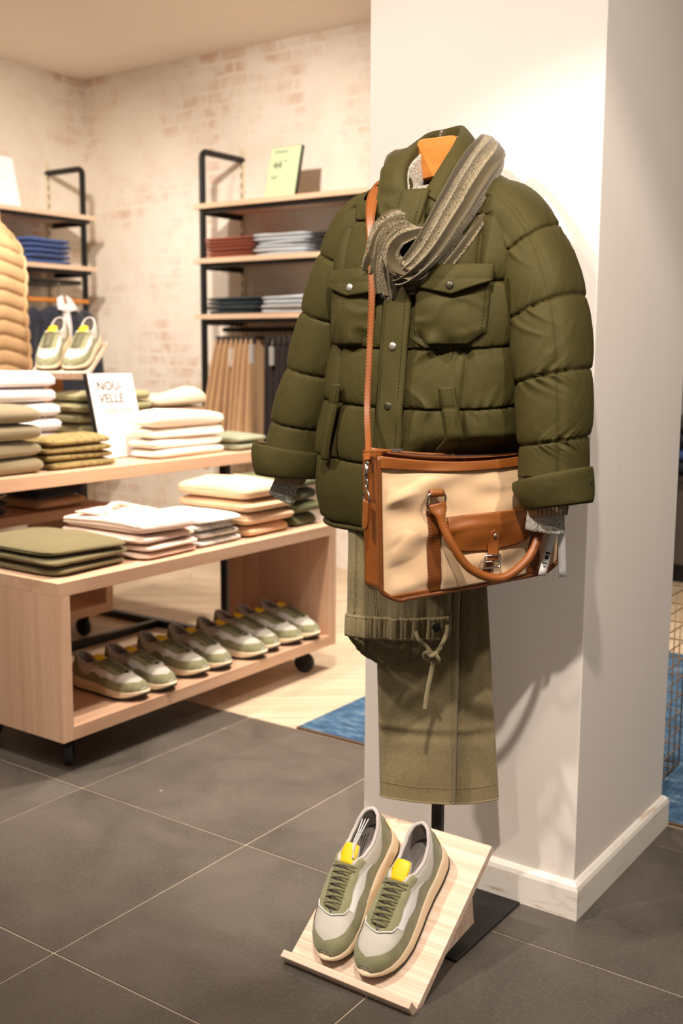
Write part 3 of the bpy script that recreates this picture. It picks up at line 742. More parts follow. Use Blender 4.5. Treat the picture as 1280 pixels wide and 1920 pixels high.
stack('folded_jacket', 'folded sand jacket behind the ivory sweatshirts', 'jacket', -3.262, 3.245, 3.60, U, .33, 5, .044, c_sand, 2, 31, .006, .03, mats=[c_sand, c_sand, c_sand, c_brown, c_sand], hs=[.044, .044, .044, .040, .062])
stack('folded_shorts', 'folded grey sage shorts at the far end of the high table', 'shorts', -2.93, 3.37, 3.60, U, .28, 2, .032, c_greysage, 2, 33, .004, .03)
# shaded table
stack('folded_jumper', 'folded navy jumper on the shaded back table', 'jumper', -3.47, 2.78, 3.05, .570, .28, 2, .045, c_navy, 2, 35, mats=[c_beige, c_navy])[0]['label'] = 'folded beige jumper under a navy one on the shaded back table'
stack('folded_jumper', 'folded dark jumper at the left of the shaded back table', 'jumper', -3.47, 2.35, 2.66, .570, .28, 3, .035, c_char, 2, 37)
# wall shelves
yf = WY-DEP+.005
stack('folded_jumper', 'folded rust knit jumper on the wall shelf', 'jumper', yf, -4.165, -3.815, RZ[1], .30, 6, .0185, c_rust, 2, 41, .006, .03, 'Y')
stack('folded_jumper', 'folded pale blue jumper beside the rust knits', 'jumper', yf, -3.795, -3.440, RZ[1], .30, 6, .0185, c_ice, 2, 43, .006, .03, 'Y')
stack('folded_jumper', 'folded charcoal jumper right of the pale blue stack', 'jumper', yf+.01, -3.415, -3.09, RZ[1], .30, 6, .018, c_char, 2, 45, .006, .03, 'Y')
stack('folded_jumper', 'folded dark teal jumper on the lowest wall shelf', 'jumper', yf, -4.145, -3.775, RZ[2], .30, 4, .024, c_teal, 2, 47, .008, .04, 'Y')
stack('folded_jumper', 'folded pale grey jumper beside the dark teal knits', 'jumper', yf, -3.755, -3.40, RZ[2], .30, 4, .024, c_ice, 2, 49, .008, .04, 'Y')
stack('folded_jeans', 'folded blue jeans on the corner wall shelf', 'jeans', WX+DL-.005, 4.125, 4.462, LZ[1], .29, 5, .030, c_denim, 2, 51, .006, .04)
# ------------------------------------------------------------------ signs
m_signw = plain('white_card', srgb(244, 238, 234), .6, vary=.01); m_signg = plain('mint_card', srgb(196, 212, 172), .6, vary=.01)
m_text = plain('printed_grey', srgb(96, 84, 78), .8); m_faint = plain('printed_faint', srgb(120, 124, 104), .8)
def sign(name, M, w, h, card, label, tilt, lines, bars=(), txt=m_text):
    e = empty(name, M.translation, 0, label, 'sign'); t = .022
    T = M @ Matrix.Rotation(-tilt, 4, 'X')            # local x right, -y towards the reader, z up
    b = MB(); b.box(-w/2, w/2, 0, t, 0, h, .002, T); child(b.build('frame', m_black), e)
    b = MB(); b.box(-w/2+.003, w/2-.003, -.002, .0005, .003, h-.003, .0006, T); c = child(b.build('card', card), e)
    b = MB(); F_ = [(-.05, t, h*.55), (.05, t, h*.55), (.05, t+h*.22, 0), (-.05, t+h*.22, 0)]
    V = [tuple(T @ Vector(p)) for p in F_]; lowest = (M.translation.z+.001)
    V = [(x, y, max(z, lowest)) for x, y, z in V]
    mo = mesh('easel_leg', V, [(0, 1, 2, 3)], m_black, None, smooth=False); md = mo.modifiers.new('thickness', 'SOLIDIFY'); md.thickness = .004; child(mo, e)
    for (s, size, x, z, bold) in lines:
        o = text_mesh(s, size, txt, 'lettering', None, T @ Matrix.Translation((x, -.0022, z)) @ Matrix.Rotation(math.pi/2, 4, 'X'), bold); child(o, e); o.parent = c; o.matrix_parent_inverse = Matrix.Translation(-Vector(e.location)) if False else Matrix.Identity(4)
    for (x0, x1, z0, z1) in bars:
        b = MB(); b.box(x0, x1, -.0025, -.0019, z0, z1, 0, T); o = b.build('print_line', txt); o.parent = c
    return e
MS = Matrix.Translation((-3.105, 2.925, UZ+.001)) @ Matrix.Rotation(math.pi/2, 4, 'Z')
sign('display_sign', MS, .235, .335, m_signw, 'white card sign in a black frame reading NOU-VELLE collection', math.radians(13.5),
     [('NOU-', .050, -.080, .266, .0012), ('VELLE', .050, -.080, .217, .0012), ('collection', .038, -.070, .176, .0002)])
MG = Matrix.Translation((-3.630, WY-DEP+.03, RZ[0]+.001))
sign('display_sign', MG, .205, .275, m_signg, 'mint green card sign with number 44 on the top wall shelf', math.radians(14), [('44', .058, -.070, .155, .0012)],
     [(-.07, .015, .243, .250), (-.07, -.03, .110, .115), (-.07, -.04, .100, .105), (-.002, .02, .19, .196)], m_faint)
MW = Matrix.Translation((WX+DL-.03, 3.985, LZ[0]+.001)) @ Matrix.Rotation(math.pi/2, 4, 'Z')
sign('display_sign', MW, .26, .29, m_signw, 'white card sign on the top shelf at the left picture edge', math.radians(13), [('N', .042, -.045, .235, .0006), ('VA', .042, -.05, .190, .0006)], [(-.09, .035, .165, .170)], m_faint)

# ------------------------------------------------------------------ garment stand and wooden hanger
gs = empty('garment_stand', (-1.11, 1.915, 0), 0, 'black steel garment stand with a flat square base beside the pillar', 'stand')
mb = MB(); mb.box(-1.25, -.968, 1.772, 2.058, .0005, .0065, .001); child(mb.build('base_plate', m_black), gs)
mb = MB(); mb.box(-1.1225, -1.0975, 1.9275, 1.9405, .007, 1.552, .001); child(mb.build('pole', m_black), gs)
m_hang = wood('honey_hanger_wood', srgb(176, 104, 38), srgb(204, 134, 60), 0, .32, 40)
HX = -1.127
def hanger():
    half = [(0, 1.632), (.034, 1.632), (.044, 1.626), (.052, 1.606), (.072, 1.578), (.115, 1.552), (.165, 1.530), (.186, 1.512), (.190, 1.498), (.180, 1.492), (.15, 1.505), (.10, 1.526), (.06, 1.545), (.03, 1.553), (0, 1.556)]
    P = spline([(x, z) for x, z in half], 44); P = [(x, z) for x, z in P]; P = P+[(-x, z) for x, z in P[::-1][1:-1]]
    n = len(P); V = []; F = []
    cxm = sum(p[0] for p in P)/n; czm = 1.56
    for y, sh in ((1.905, .004), (1.909, 0), (1.937, 0), (1.941, .004)):
        for x, z in P:
            d = math.hypot(x, z-1.56)+1e-6; bow = .05*(abs(x)/.19)**2*0
            V.append((HX+x*(1-sh/max(.03, d)), y-.0+bow, z-(z-1.575)/max(.03, d)*sh))
    for i in range(3):
        for j in range(n): F.append((i*n+j, i*n+(j+1) % n, (i+1)*n+(j+1) % n, (i+1)*n+j))
    F.append(tuple(range(n))[::-1]); F.append(tuple(3*n+j for j in range(n)))
    return mesh('hanger', V, F, m_hang, None, smooth=False)
hg = empty('wooden_hanger', (HX, 1.923, 1.49), 0, 'broad honey coloured wooden hanger inside the jacket collar', 'hanger')
h1 = child(hanger(), hg); h1.name = 'hanger_body'
mb = MB(); mb.tube(spline([(HX, 1.923, 1.60), (HX, 1.923, 1.640), (HX+.004, 1.923, 1.645)], 8), .003, 8); child(mb.build('hook', m_steel), hg)
# ------------------------------------------------------------------ quilted jacket
def mat_nylon():
    t = NT('olive_quilted_nylon'); v = t.coord()
    n1 = t.n('ShaderNodeTexNoise', i_Scale=6, i_Detail=3.0); t.l(v, n1.inputs['Vector'])
    t.l(t.mix(n1.outputs[0], srgb(60, 54, 27), srgb(70, 63, 33)), t.b.inputs['Base Color'])
    w1 = t.n('ShaderNodeTexWave', wave_type='BANDS', bands_direction='Z', i_Scale=120, i_Distortion=.2); t.l(v, w1.inputs['Vector'])
    w2 = t.n('ShaderNodeTexWave', wave_type='BANDS', bands_direction='X', i_Scale=120, i_Distortion=.2); t.l(v, w2.inputs['Vector'])
    ad = t.n('ShaderNodeMath', operation='MAXIMUM'); t.l(w1.outputs[1], ad.inputs[0]); t.l(w2.outputs[1], ad.inputs[1])
    pv = t.bump(ad.outputs[0], .10, .0004)
    n3 = t.n('ShaderNodeTexNoise', noise_type='RIDGED_MULTIFRACTAL', i_Scale=1.0, i_Detail=1.5, i_Distortion=1.1, i_Roughness=.4); t.l(t.coord(scale=(26, 26, 17)), n3.inputs['Vector']); t.bump(n3.outputs[0], .42, .0040, pv)
    t.b.inputs['Specular Tint'].default_value = (.92, .84, .58, 1)
    t.b.inputs['Roughness'].default_value = .62; t.b.inputs['Specular IOR Level'].default_value = .20
    return t.m
m_nyl = mat_nylon()
m_thread = plain('dark_olive_thread', srgb(42, 38, 18), .9, spec=.1)
m_snap = plain('brushed_snap', srgb(196, 188, 178), .35, .9); m_snapd = plain('dark_snap', srgb(74, 68, 54), .4, .7)
m_inner = plain('jacket_inside', srgb(34, 32, 22), .8)
JX, JY = -1.115, 1.905
zS = [.865, .93, 1.00, 1.10, 1.25, 1.38, 1.46, 1.500, 1.528, 1.548, 1.562]
aL = [.236, .240, .240, .228, .218, .214, .207, .188, .155, .118, .094]
aR = [.205, .208, .208, .205, .205, .205, .200, .184, .152, .118, .094]
bF = [.150, .160, .165, .160, .142, .128, .115, .100, .088, .080, .076]
bB = [.095, .100, .102, .104, .106, .106, .104, .095, .085, .080, .078]
SE = 2.6
def jsec(z): return interp(z, zS, aL), interp(z, zS, aR), interp(z, zS, bF), interp(z, zS, bB)
BODY_SEAM = [.868, 1.000, 1.112, 1.224, 1.346, 1.468, 1.60]
nzj = Noise(77, 10)
def puff(z, seams, amp):
    for a, b in zip(seams[:-1], seams[1:]):
        if a <= z <= b: t = (z-a)/(b-a); ds = min(z-a, b-z); return amp*math.sin(math.pi*t**.78)**.42-.0028*math.exp(-ds/.0022), ds, t
    return 0, .05, .5
def gathers(nz, s, z, ds, reach=.020):
    """tucks that run away from a seam; s is the distance along the seam in metres"""
    k = math.exp(-ds/.014)*sm(0, .003, ds); k2 = math.exp(-ds/.007)*sm(0, .002, ds)
    lean = .9*nz((s*14, z*5, 2.0)); q = s+lean*ds
    on = max(0, .35+.8*nz((s*34, z*8, 11.0)))
    r1 = max(0, 1-2.0*abs(nz((q*120, z*5, 1.0))))**1.6; r2 = nz((q*400, z*5, 7.0)); r3 = max(0, 1-2.2*abs(nz((q*260, z*9, 3.0))))**1.5
    long_ = math.exp(-ds/.040)*max(0, 1-3.0*abs(nz((q*55, z*4, 9.0))))**2*on
    dg = nz((s*50+z*40, z*30-s*45, 5.0))
    return k*(.0042*r1+.0024*r3)*(.45+on)+k2*.0007*r2+.0042*long_+.0013*dg*math.exp(-ds/.06)
BAGA = math.radians(58); BAGP = np.array((-1.057, 1.62, .758)); BAGR = np.array((math.cos(BAGA), math.sin(BAGA), 0)); BAGN = np.array((math.sin(BAGA), -math.cos(BAGA), 0)); BAGD = .075
def bagclamp(p, z0=1.065):
    if p[2] > z0: return p
    d = (p-(BAGP-BAGN*BAGD)) @ BAGN+.006
    k = sm(z0, z0-.06, p[2])
    lx = (p-BAGP) @ BAGR
    if d > 0 and lx > -.05: p = p-BAGN*d*k
    return p
def body_pt(th, z, quilt=True):
    l, r, f, b = jsec(z); s, c_ = math.sin(th), math.cos(th)
    a = r if s > 0 else l; bb = f if c_ > 0 else b
    x = a*math.copysign(abs(s)**(2/SE), s); y = -bb*math.copysign(abs(c_)**(2/SE), c_)
    p = np.array((JX+x, JY+y, z))
    n = np.array((s, -c_*1.0, 0)); 
    if quilt:
        zz = z+.006*math.sin(th*2+1)           # seams wander a little
        pf, ds, fr = puff(zz, BODY_SEAM, .0135)
        pf *= 1-.5*sm(1.50, 1.555, z)
        gath = gathers(nzj, th*.2, z, ds)
        bulk = .0038*nzj((th*5, z*13, 3))
        pv = 0
        for xs, za, zb in ((.135, 1.0, 1.224), (-.140, 1.0, 1.224), (.145, 1.346, 1.5), (-.15, 1.346, 1.5)):
            if c_ > 0 and za < z < zb: pv += .0125*math.exp(-(abs(x-xs)/.006)**1.1)
        if abs(x) > .15: pv += .010*math.exp(-((abs(th)-1.62)/.05)**2)
        p = p+n*(pf+gath+bulk-pv)
    return bagclamp(p)
jk = empty('quilted_jacket', (JX, JY, .86), 0, 'olive green quilted jacket with flap pockets hanging on the wooden hanger', 'jacket')
def ztop(th): return 1.562-.054*sm(.45, .85, math.cos(th))
ZV = []
for a_, b_ in zip(BODY_SEAM[:-1], BODY_SEAM[1:]): ZV += [a_+(b_-a_)*(.5-.5*math.cos(math.pi*k/38))*1.0 for k in range(38)]
ZV = [z for z in ZV if z < 1.548]+[1.552, 1.557, 1.562]
def body_fn(u, v):
    th = -math.pi+2*math.pi*u; z = ZV[int(round(v*(len(ZV)-1)))]; zt = ztop(th)
    return body_pt(th, min(z, zt+.0003*(z-zt)))
jb = child(gobj('body', body_fn, 400, len(ZV), m_nyl, None, cu=True), jk)
def inner_fn(u, v):
    th = -math.pi+2*math.pi*u; p = body_pt(th, .866+(ztop(th)-.006-.866)*v, False); c = np.array((JX, JY, p[2])); return c+(p-c)*.93
child(gobj('inside', inner_fn, 60, 30, m_inner, None, cu=True), jk)
def front(x, z, off=0, quilt=0.0):
    """point on the jacket front at horizontal offset x from its middle"""
    l, r, f, b = jsec(z); a = r if x > 0 else l
    y = f*(1-min(.999, abs(x/a))**SE)**(1/SE); pf = puff(z, BODY_SEAM, .019)[0]*quilt
    return bagclamp(np.array((JX+x, JY-y-off-pf, z)))
def hem():
    P = [body_pt(t, .866)+np.array((0, 0, -.004)) for t in np.linspace(-math.pi, math.pi, 100)[:-1]]
    V, F = sweep(P, .0065, 8, False, closed=True); return mesh('hem', V, F, m_nyl)
child(hem(), jk)
# placket with stitched edge
def pl_fn(u, v):
    z = .872+(1.515-.872)*v; x = -.026+.058*u
    edge = .0045*(1-math.exp(-min(u, 1-u)/.06))
    return front(x+.012*sm(1.40, 1.52, z), z, .0205+edge+.0016*nzj((x*90, z*60, 1)), 0)
pk = child(gobj('placket', pl_fn, 16, 130, m_nyl, None, thick=.007, off=0), jk)
def stitch(P, name, par, r=.0006, dash=.0040, gap=.003, mat=None):
    P = np.asarray(P, float); d = np.r_[0, np.cumsum(np.linalg.norm(np.diff(P, axis=0), axis=1))]; mb = MB(); s = 0
    while s+dash < d[-1]:
        a = [np.interp(s, d, P[:, k]) for k in range(3)]; b = [np.interp(s+dash, d, P[:, k]) for k in range(3)]
        mb.tube([a, b], r, 4); s += dash+gap
    o = mb.build(name, mat or m_thread); tag(o, kind='stuff'); o.parent = par
    o.matrix_parent_inverse = par.matrix_parent_inverse.copy() if par.parent is None else Matrix.Identity(4)
    return o
for x in (-.018, .024):
    stitch([front(x+.012*sm(1.40, 1.52, z), z, .0285, 0) for z in np.linspace(.88, 1.50, 90)], 'stitching', pk)
def snap(p, n, r, mat, par, name='snap'):
    n = Vector(n).normalized(); q = n.to_track_quat('Z', 'Y').to_matrix()
    prof = [(r, -.001), (r, .0012), (r*.86, .0022), (r*.5, .0028), (0.0002, .0030)]; V = []; F = []; m_ = 18
    for rr, h in prof:
        for i in range(m_):
            a = 2*math.pi*i/m_; V.append(Vector(p)+q @ Vector((rr*math.cos(a), rr*math.sin(a), h)))
    for i in range(len(prof)-1):
        for j in range(m_): F.append((i*m_+j, i*m_+(j+1) % m_, (i+1)*m_+(j+1) % m_, (i+1)*m_+j))
    o = mesh(name, V, F, mat); return o
for z, mt in ((1.224, m_snap), (1.112, m_snapd), (1.46, m_snapd)):
    p = front(.004, z, .0285, 0); child(snap(p, (0.12, -1, .1), .0078, mt, jk), jk)
# chest pockets and flaps
for sgn, x0, x1 in ((1, .045, .172), (-1, -.182, -.052)):
    def pp(u, v, off=.0):
        z = 1.228+.125*v; x = x0+(x1-x0)*u
        cut = .026*(max(0, abs(u-.5)-.28)/.22) if v < .5 else 0
        z = z+cut*max(0, 1-v*4)
        e = min(u, 1-u, v+.02)*2; b = .010*math.sin(math.pi*min(1, max(0, u)))**.6*math.sin(math.pi*min(1, v*.85+.06))**.6
        return front(x, z, .0125+off+b+.0036*nzj((x*55, z*45, 2))+.0030*max(0, 1-2*abs(nzj((x*60+z*35, z*50-x*30, 4))))+.005*math.exp(-(v/.16)**2)*nzj((x*150, 0, 3)), .35)
    pkt = child(gobj('chest_pocket', pp, 40, 36, m_nyl, None, thick=.004), jk)
    stitch([pp(u, 0.03, .006) for u in np.linspace(.03, .97, 40)], 'stitching', pkt); 
    stitch([pp(.03 if sgn < 0 else .97, v, .006) for v in np.linspace(.03, .95, 40)], 'stitching', pkt)
    xa, xb = x0-.010, x1+.008
    def fl(u, v, off=0):
        # top edge straight, bottom edge pointed two thirds along
        uu = u if sgn > 0 else u
        low = interp(uu, [0, .58, 1], [.036, .054, .030]) if sgn > 0 else interp(uu, [0, .55, 1], [.026, .052, .046])
        z = 1.372-v*low; x = xa+(xb-xa)*u
        return front(x, z, .024+off+.009*v+.004*math.sin(math.pi*u)*math.sin(v*3)+.0015*nzj((x*70, z*60, 4)), .15)
    fo = gobj('pocket_flap', fl, 34, 14, m_nyl, None, thick=.007); child(fo, jk); fo.parent = pkt; fo.matrix_parent_inverse = Matrix.Identity(4)
    fo2 = fo
    V_ = [fl(u, .9, .005) for u in np.linspace(.03, .97, 50)]; stitch(V_, 'stitching', jk)
    us = .56 if sgn > 0 else .60
    sn = snap(fl(us, .70, .0035), (.1, -1, .15), .0078, m_snapd if sgn > 0 else m_snap, None); child(sn, jk)
# slanted welt pockets
for sgn in (1, -1):
    def wp(u, v):
        z = 1.150-.150*v; x = sgn*((.118 if sgn > 0 else .132)+.030*v+(.026)*(u-.5))
        return front(x, z, .0215+.006*math.sin(math.pi*u)**.5+.0016*nzj((x*60, z*40, 6)), .2)
    wpo = child(gobj('welt_pocket', wp, 14, 44, m_nyl, None, thick=.007), jk)
    for uu in (.12, .88): stitch([np.array(wp(uu, v))+np.array((0, -.0045, 0)) for v in np.linspace(.02, .98, 50)], 'stitching', wpo)
# sleeves
def sleeve(name, P, R, seams, grooves, seed, ry=1.10):
    NS = 260; pts = spline(P, NS); rad = spline([(r,) for r in R], NS)[:, 0]; nz = Noise(seed, 10)
    T = np.gradient(pts, axis=0); T /= np.linalg.norm(T, axis=1)[:, None]
    A = np.cross(T, np.array((0, 1, 0))); A /= np.linalg.norm(A, axis=1)[:, None]; B = np.cross(A, T)
    na = 120; V = []; U = []
    for i in range(NS):
        for j in range(na):
            a = 2*math.pi*j/na; d = math.cos(a)*A[i]+ry*math.sin(a)*B[i]
            z = pts[i][2]+.010*math.cos(a+2.2)
            pf, ds, fr = puff(z, seams, .0098)
            sg = gathers(nz, a*.068, z, ds)
            bulk = .0030*nz((math.cos(a)*2.5, math.sin(a)*2.5, z*13))
            g = 0
            for ga in grooves:
                dd = (a-ga+math.pi) % (2*math.pi)-math.pi; g += .0055*math.exp(-(abs(dd)*rad[i]/.004)**1.1)
            V.append(pts[i]+d*(rad[i]-.0045)+d*(pf+sg+bulk-g)); U.append((j/na, i/NS))
    F = [(i*na+j, i*na+(j+1) % na, (i+1)*na+(j+1) % na, (i+1)*na+j) for i in range(NS-1) for j in range(na)]
    F.append(tuple((NS-1)*na+j for j in range(na)))
    return mesh(name, V, F, m_nyl, uv=U), pts, rad
SR = [(-1.010, 1.905, 1.470), (-.970, 1.905, 1.462), (-.934, 1.905, 1.425), (-.900, 1.900, 1.368), (-.864, 1.887, 1.274), (-.846, 1.872, 1.176), (-.835, 1.862, 1.078), (-.828, 1.852, .985)]
RR = [.064, .070, .0715, .0720, .0705, .0685, .0660, .0600]
slr, ptR, rdR = sleeve('sleeve', SR, RR, [.90, 1.052, 1.170, 1.292, 1.405, 1.62], (5.3,), 5); child(slr, jk)
SL = [(-1.225, 1.905, 1.472), (-1.268, 1.905, 1.462), (-1.300, 1.905, 1.425), (-1.328, 1.902, 1.365), (-1.366, 1.897, 1.270), (-1.400, 1.887, 1.165), (-1.434, 1.873, 1.050), (-1.449, 1.862, .975)]
RL = [.068, .074, .076, .0745, .0700, .0660, .0630, .0600]
sll, ptL, rdL = sleeve('sleeve', SL, RL, [.90, 1.056, 1.170, 1.285, 1.400, 1.62], (4.2,), 9); child(sll, jk)
# turned back cuffs
def cuff(c, ax, r0, r1, h, tabdir, seed):
    """c: centre of the upper edge; ax: unit axis pointing down the arm"""
    ax = np.array(ax, float); ax /= np.linalg.norm(ax); A = np.cross(ax, (0, 1, 0)); A /= np.linalg.norm(A); B = np.cross(A, ax); nz = Noise(seed, 8)
    td = math.atan2(np.dot(tabdir, B), np.dot(tabdir, A))
    def fn(u, v):
        a = 2*math.pi*u; w = math.sin(math.pi*min(1, max(0, v)))**.5
        dd = abs((a-td+math.pi) % (2*math.pi)-math.pi)
        tab = .016*math.exp(-(dd/.55)**2)*(1-.2*v)
        r = r0+(r1-r0)*(1-v)+.004*w+.0035*nz((math.cos(a)*3, math.sin(a)*3, v*3))+tab
        h2 = h*(1+.10*math.cos(a-td))
        return np.array(c)+ax*(h2*v)+(math.cos(a)*A+1.08*math.sin(a)*B)*r
    o = gobj('cuff', fn, 90, 18, m_nyl, None, thick=.006, cu=True, off=0)
    return o, fn
cR, fR = cuff((-.834, 1.850, .986), (.30, -.08, -1), .056, .066, .056, np.array((.95, -.1, .0)), 3); child(cR, jk)
cL, fL = cuff((-1.447, 1.863, 1.002), (-.10, -.12, -1), .064, .070, .060, np.array((-.9, -.4, 0)), 4); child(cL, jk)
stitch([np.array(fR(u, .10))+np.array((0.001, -.004, 0)) for u in np.linspace(.5, 1, 60)], 'stitching', jk)
child(snap(fR(.985, .42), (.75, -.9, .1), .0068, m_snapd, None), jk)
# cuffs end inside: dark sleeve mouth
# collar
FO = [(-1.1208, 1.8000, 1.4849), (-1.1372, 1.8060, 1.5243), (-1.1518, 1.8320, 1.5686), (-1.1656, 1.8850, 1.6055), (-1.1807, 1.9600, 1.6462), (-1.1583, 1.9900, 1.6580), (-1.1022, 1.9650, 1.6541), (-1.0740, 1.8950, 1.6139), (-1.0731, 1.8420, 1.5628), (-1.0847, 1.8000, 1.5097)]
OU = [(-1.1977, 1.8000, 1.4882), (-1.2002, 1.8180, 1.5348), (-1.2078, 1.8500, 1.5740), (-1.2158, 1.9050, 1.6102), (-1.2166, 1.9950, 1.6202), (-1.1751, 2.0250, 1.6184), (-1.0887, 1.9950, 1.6224), (-1.0382, 1.9100, 1.5788), (-1.0245, 1.8350, 1.5246), (-1.0460, 1.7900, 1.4892)]
BA = [np.array(p)+np.array((0, .012, -.016)) for p in FO]
for k in (3, 4, 5, 6, 7): BA[k] = np.array(FO[k])+(np.array((JX, JY, FO[k][2]-.2))-np.array(FO[k]))*.05+np.array((0, 0, -.050))
for k in (2, 8): BA[k] = np.array(FO[k])+np.array((.006 if k == 2 else -.006, .012, -.040))
def collar():
    nu = 90; f = spline(FO, nu); o = spline(OU, nu); b = spline(BA, nu); nz = Noise(12, 8); V = []; nv = 22; U = []
    for i in range(nu):
        mid = (f[i]+o[i])/2; out = mid-np.array((JX, JY+.02, mid[2])); out /= np.linalg.norm(out)+1e-9
        ctl = [b[i], b[i]*.35+f[i]*.65, f[i]+np.array((0, 0, .003)), f[i]*.72+o[i]*.28+out*.008+np.array((0, 0, .001)), f[i]*.3+o[i]*.7+out*.006, o[i]]
        s = spline(ctl, nv)
        for j in range(nv):
            w = .0016*nz((i*.16, j*.35, 0))+.0022*nz((i*.45, j*.12, 3))
            V.append(s[j]+out*w*(j > 7)); U.append((i/nu, j/nv))
    F = [(i*nv+j, (i+1)*nv+j, (i+1)*nv+j+1, i*nv+j+1) for i in range(nu-1) for j in range(nv-1)]
    o_ = mesh('collar', V, F, m_nyl, uv=U); md = o_.modifiers.new('thickness', 'SOLIDIFY'); md.thickness = .007; md.offset = 0
    return o_, V, nv
cl, CV, cnv = collar(); child(cl, jk)
E1 = [np.array(CV[i*cnv+cnv-3]) for i in range(0, 90)]
stitch([p+np.array((-.002, -.005, .001)) for p in E1[:34]], 'stitching', jk)
P = [np.array(CV[i*cnv+cnv-1]) for i in range(90)]
P = [np.array(CV[j]) for j in range(cnv//2, cnv)]+P+[np.array(CV[89*cnv+j]) for j in range(cnv-1, cnv//2, -1)]
mb = MB(); mb.tube(P, .0048, 6); child(mb.build('collar_edge', m_nyl), jk)
# crossed front at the throat
def th_fn(u, v):
    a = np.array((-1.1270, 1.8020, 1.4944)); b = np.array((-1.0823, 1.8000, 1.5095)); c = front(-.030, 1.44, .022); d = front(.048, 1.44, .022)
    return (a*(1-u)+b*u)*(1-v)+(c*(1-u)+d*u)*v+np.array((0, -.006*math.sin(math.pi*u), .002*nzj((u*5, v*5, 0))))
child(gobj('throat_flap', th_fn, 14, 18, m_nyl, None, thick=.006), jk)
# ------------------------------------------------------------------ shirt and jumper worn under the jacket
def mat_paisley(name, a, b, scale):
    t = NT(name); v = t.coord()
    n = t.n('ShaderNodeTexNoise', i_Scale=scale*.6, i_Detail=2.0); t.l(v, n.inputs['Vector'])
    vs = t.n('ShaderNodeVectorMath', operation='SCALE'); t.l(n.outputs[1], vs.inputs[0]); vs.inputs['Scale'].default_value = .02
    va = t.n('ShaderNodeVectorMath', operation='ADD'); t.l(v, va.inputs[0]); t.l(vs.outputs[0], va.inputs[1])
    w = t.n('ShaderNodeTexVoronoi', i_Scale=scale); t.l(va.outputs[0], w.inputs['Vector'])
    m1 = t.n('ShaderNodeMath', operation='MULTIPLY'); t.l(w.outputs['Distance'], m1.inputs[0]); m1.inputs[1].default_value = 22
    m2 = t.n('ShaderNodeMath', operation='SINE'); t.l(m1.outputs[0], m2.inputs[0])
    t.l(t.ramp(m2.outputs[0], [(.10, a), (.40, b)]), t.b.inputs['Base Color'])
    t.b.inputs['Roughness'].default_value = .85; return t.m
m_pais = mat_paisley('paisley_shirt_cotton', srgb(138, 133, 120), srgb(230, 224, 212), 110)
def rib_mat():
    t = NT('beige_rib_knit'); tc = t.n('ShaderNodeTexCoord'); w = t.n('ShaderNodeTexWave', bands_direction='X', i_Scale=9.0); mp = t.n('ShaderNodeMapping'); mp.inputs['Scale'].default_value = (1, 0, 1)
    t.l(tc.outputs['UV'], mp.inputs[0]); t.l(mp.outputs[0], w.inputs['Vector']); t.bump(w.outputs[1], .9, .002)
    t.l(t.mix(w.outputs[1], srgb(150, 122, 92), srgb(200, 172, 138)), t.b.inputs['Base Color']); t.b.inputs['Roughness'].default_value = .9; return t.m
m_rib = rib_mat()
sw = empty('jumper', (JX, JY, .88), 0, 'beige ribbed jumper showing at the jacket cuffs', 'jumper')
sh = empty('shirt', (JX, JY, .88), 0, 'paisley print shirt showing at the jacket collar and cuffs', 'shirt')
def tubecuff(name, c0, c1, r0, r1, mat, flat=1.0, seed=1):
    c0, c1 = np.array(c0), np.array(c1); ax = (c1-c0)/np.linalg.norm(c1-c0); A = np.cross(ax, (0, 1, 0)); A /= np.linalg.norm(A); B = np.cross(A, ax); nz = Noise(seed, 6)
    def fn(u, v):
        a = 2*math.pi*u; r = r0+(r1-r0)*v; d = (math.cos(a)*A+math.sin(a)*B*flat)
        return c0+(c1-c0)*v+d*(r+.0018*nz((math.cos(a)*3, math.sin(a)*3, v*2)))
    return gobj(name, fn, 60, 12, mat, None, thick=.0025, cu=True)
child(tubecuff('ribbed_cuff', (-.842, 1.850, .955), (-.836, 1.846, .912), .044, .036, m_rib, .8, 3), sw)
child(tubecuff('shirt_cuff', (-.839, 1.848, .945), (-.842, 1.842, .882), .034, .037, m_pais, .55, 4), sh)
child(tubecuff('ribbed_cuff', (-1.450, 1.858, .965), (-1.452, 1.852, .925), .044, .032, m_rib, .8, 5), sw)
child(tubecuff('shirt_cuff', (-1.451, 1.854, .955), (-1.475, 1.846, .893), .028, .032, m_pais, .5, 6), sh)
FS = spline(FO, 80)
def scol(u, v):
    f = FS[int(round(4+u*71))]; c = np.array((JX-.004, JY+.01, f[2])); d = c-f; d /= np.linalg.norm(d)
    fr = sm(.35, 0, u)+sm(.65, 1, u)*0
    return f+d*(.0075+.006*v)+np.array((0, .012*sm(.2, 0, u), .001-.058*v-.022*math.sin(math.pi*min(1, max(0, u)))**2+.0015*nzj((u*9, v*2, 9))))
child(gobj('shirt_collar', scol, 72, 10, m_pais, None, thick=.005), sh)
def sback(u, v): return (JX-.07+.14*u, JY-.02-.04*v, 1.535-.05*v+.004*math.sin(u*3.1))
child(gobj('shirt_front', sback, 16, 8, m_pais, None, thick=.003), sh)
def jneck(u, v):
    a = -2.9+5.8*u; return (JX-.006+(.060)*math.sin(a), JY+.010+.072*math.cos(a), 1.497+.02*v+.025*(math.cos(a)*.5+.5))
child(gobj('ribbed_neck', jneck, 50, 6, m_rib, None, thick=.004), sw)

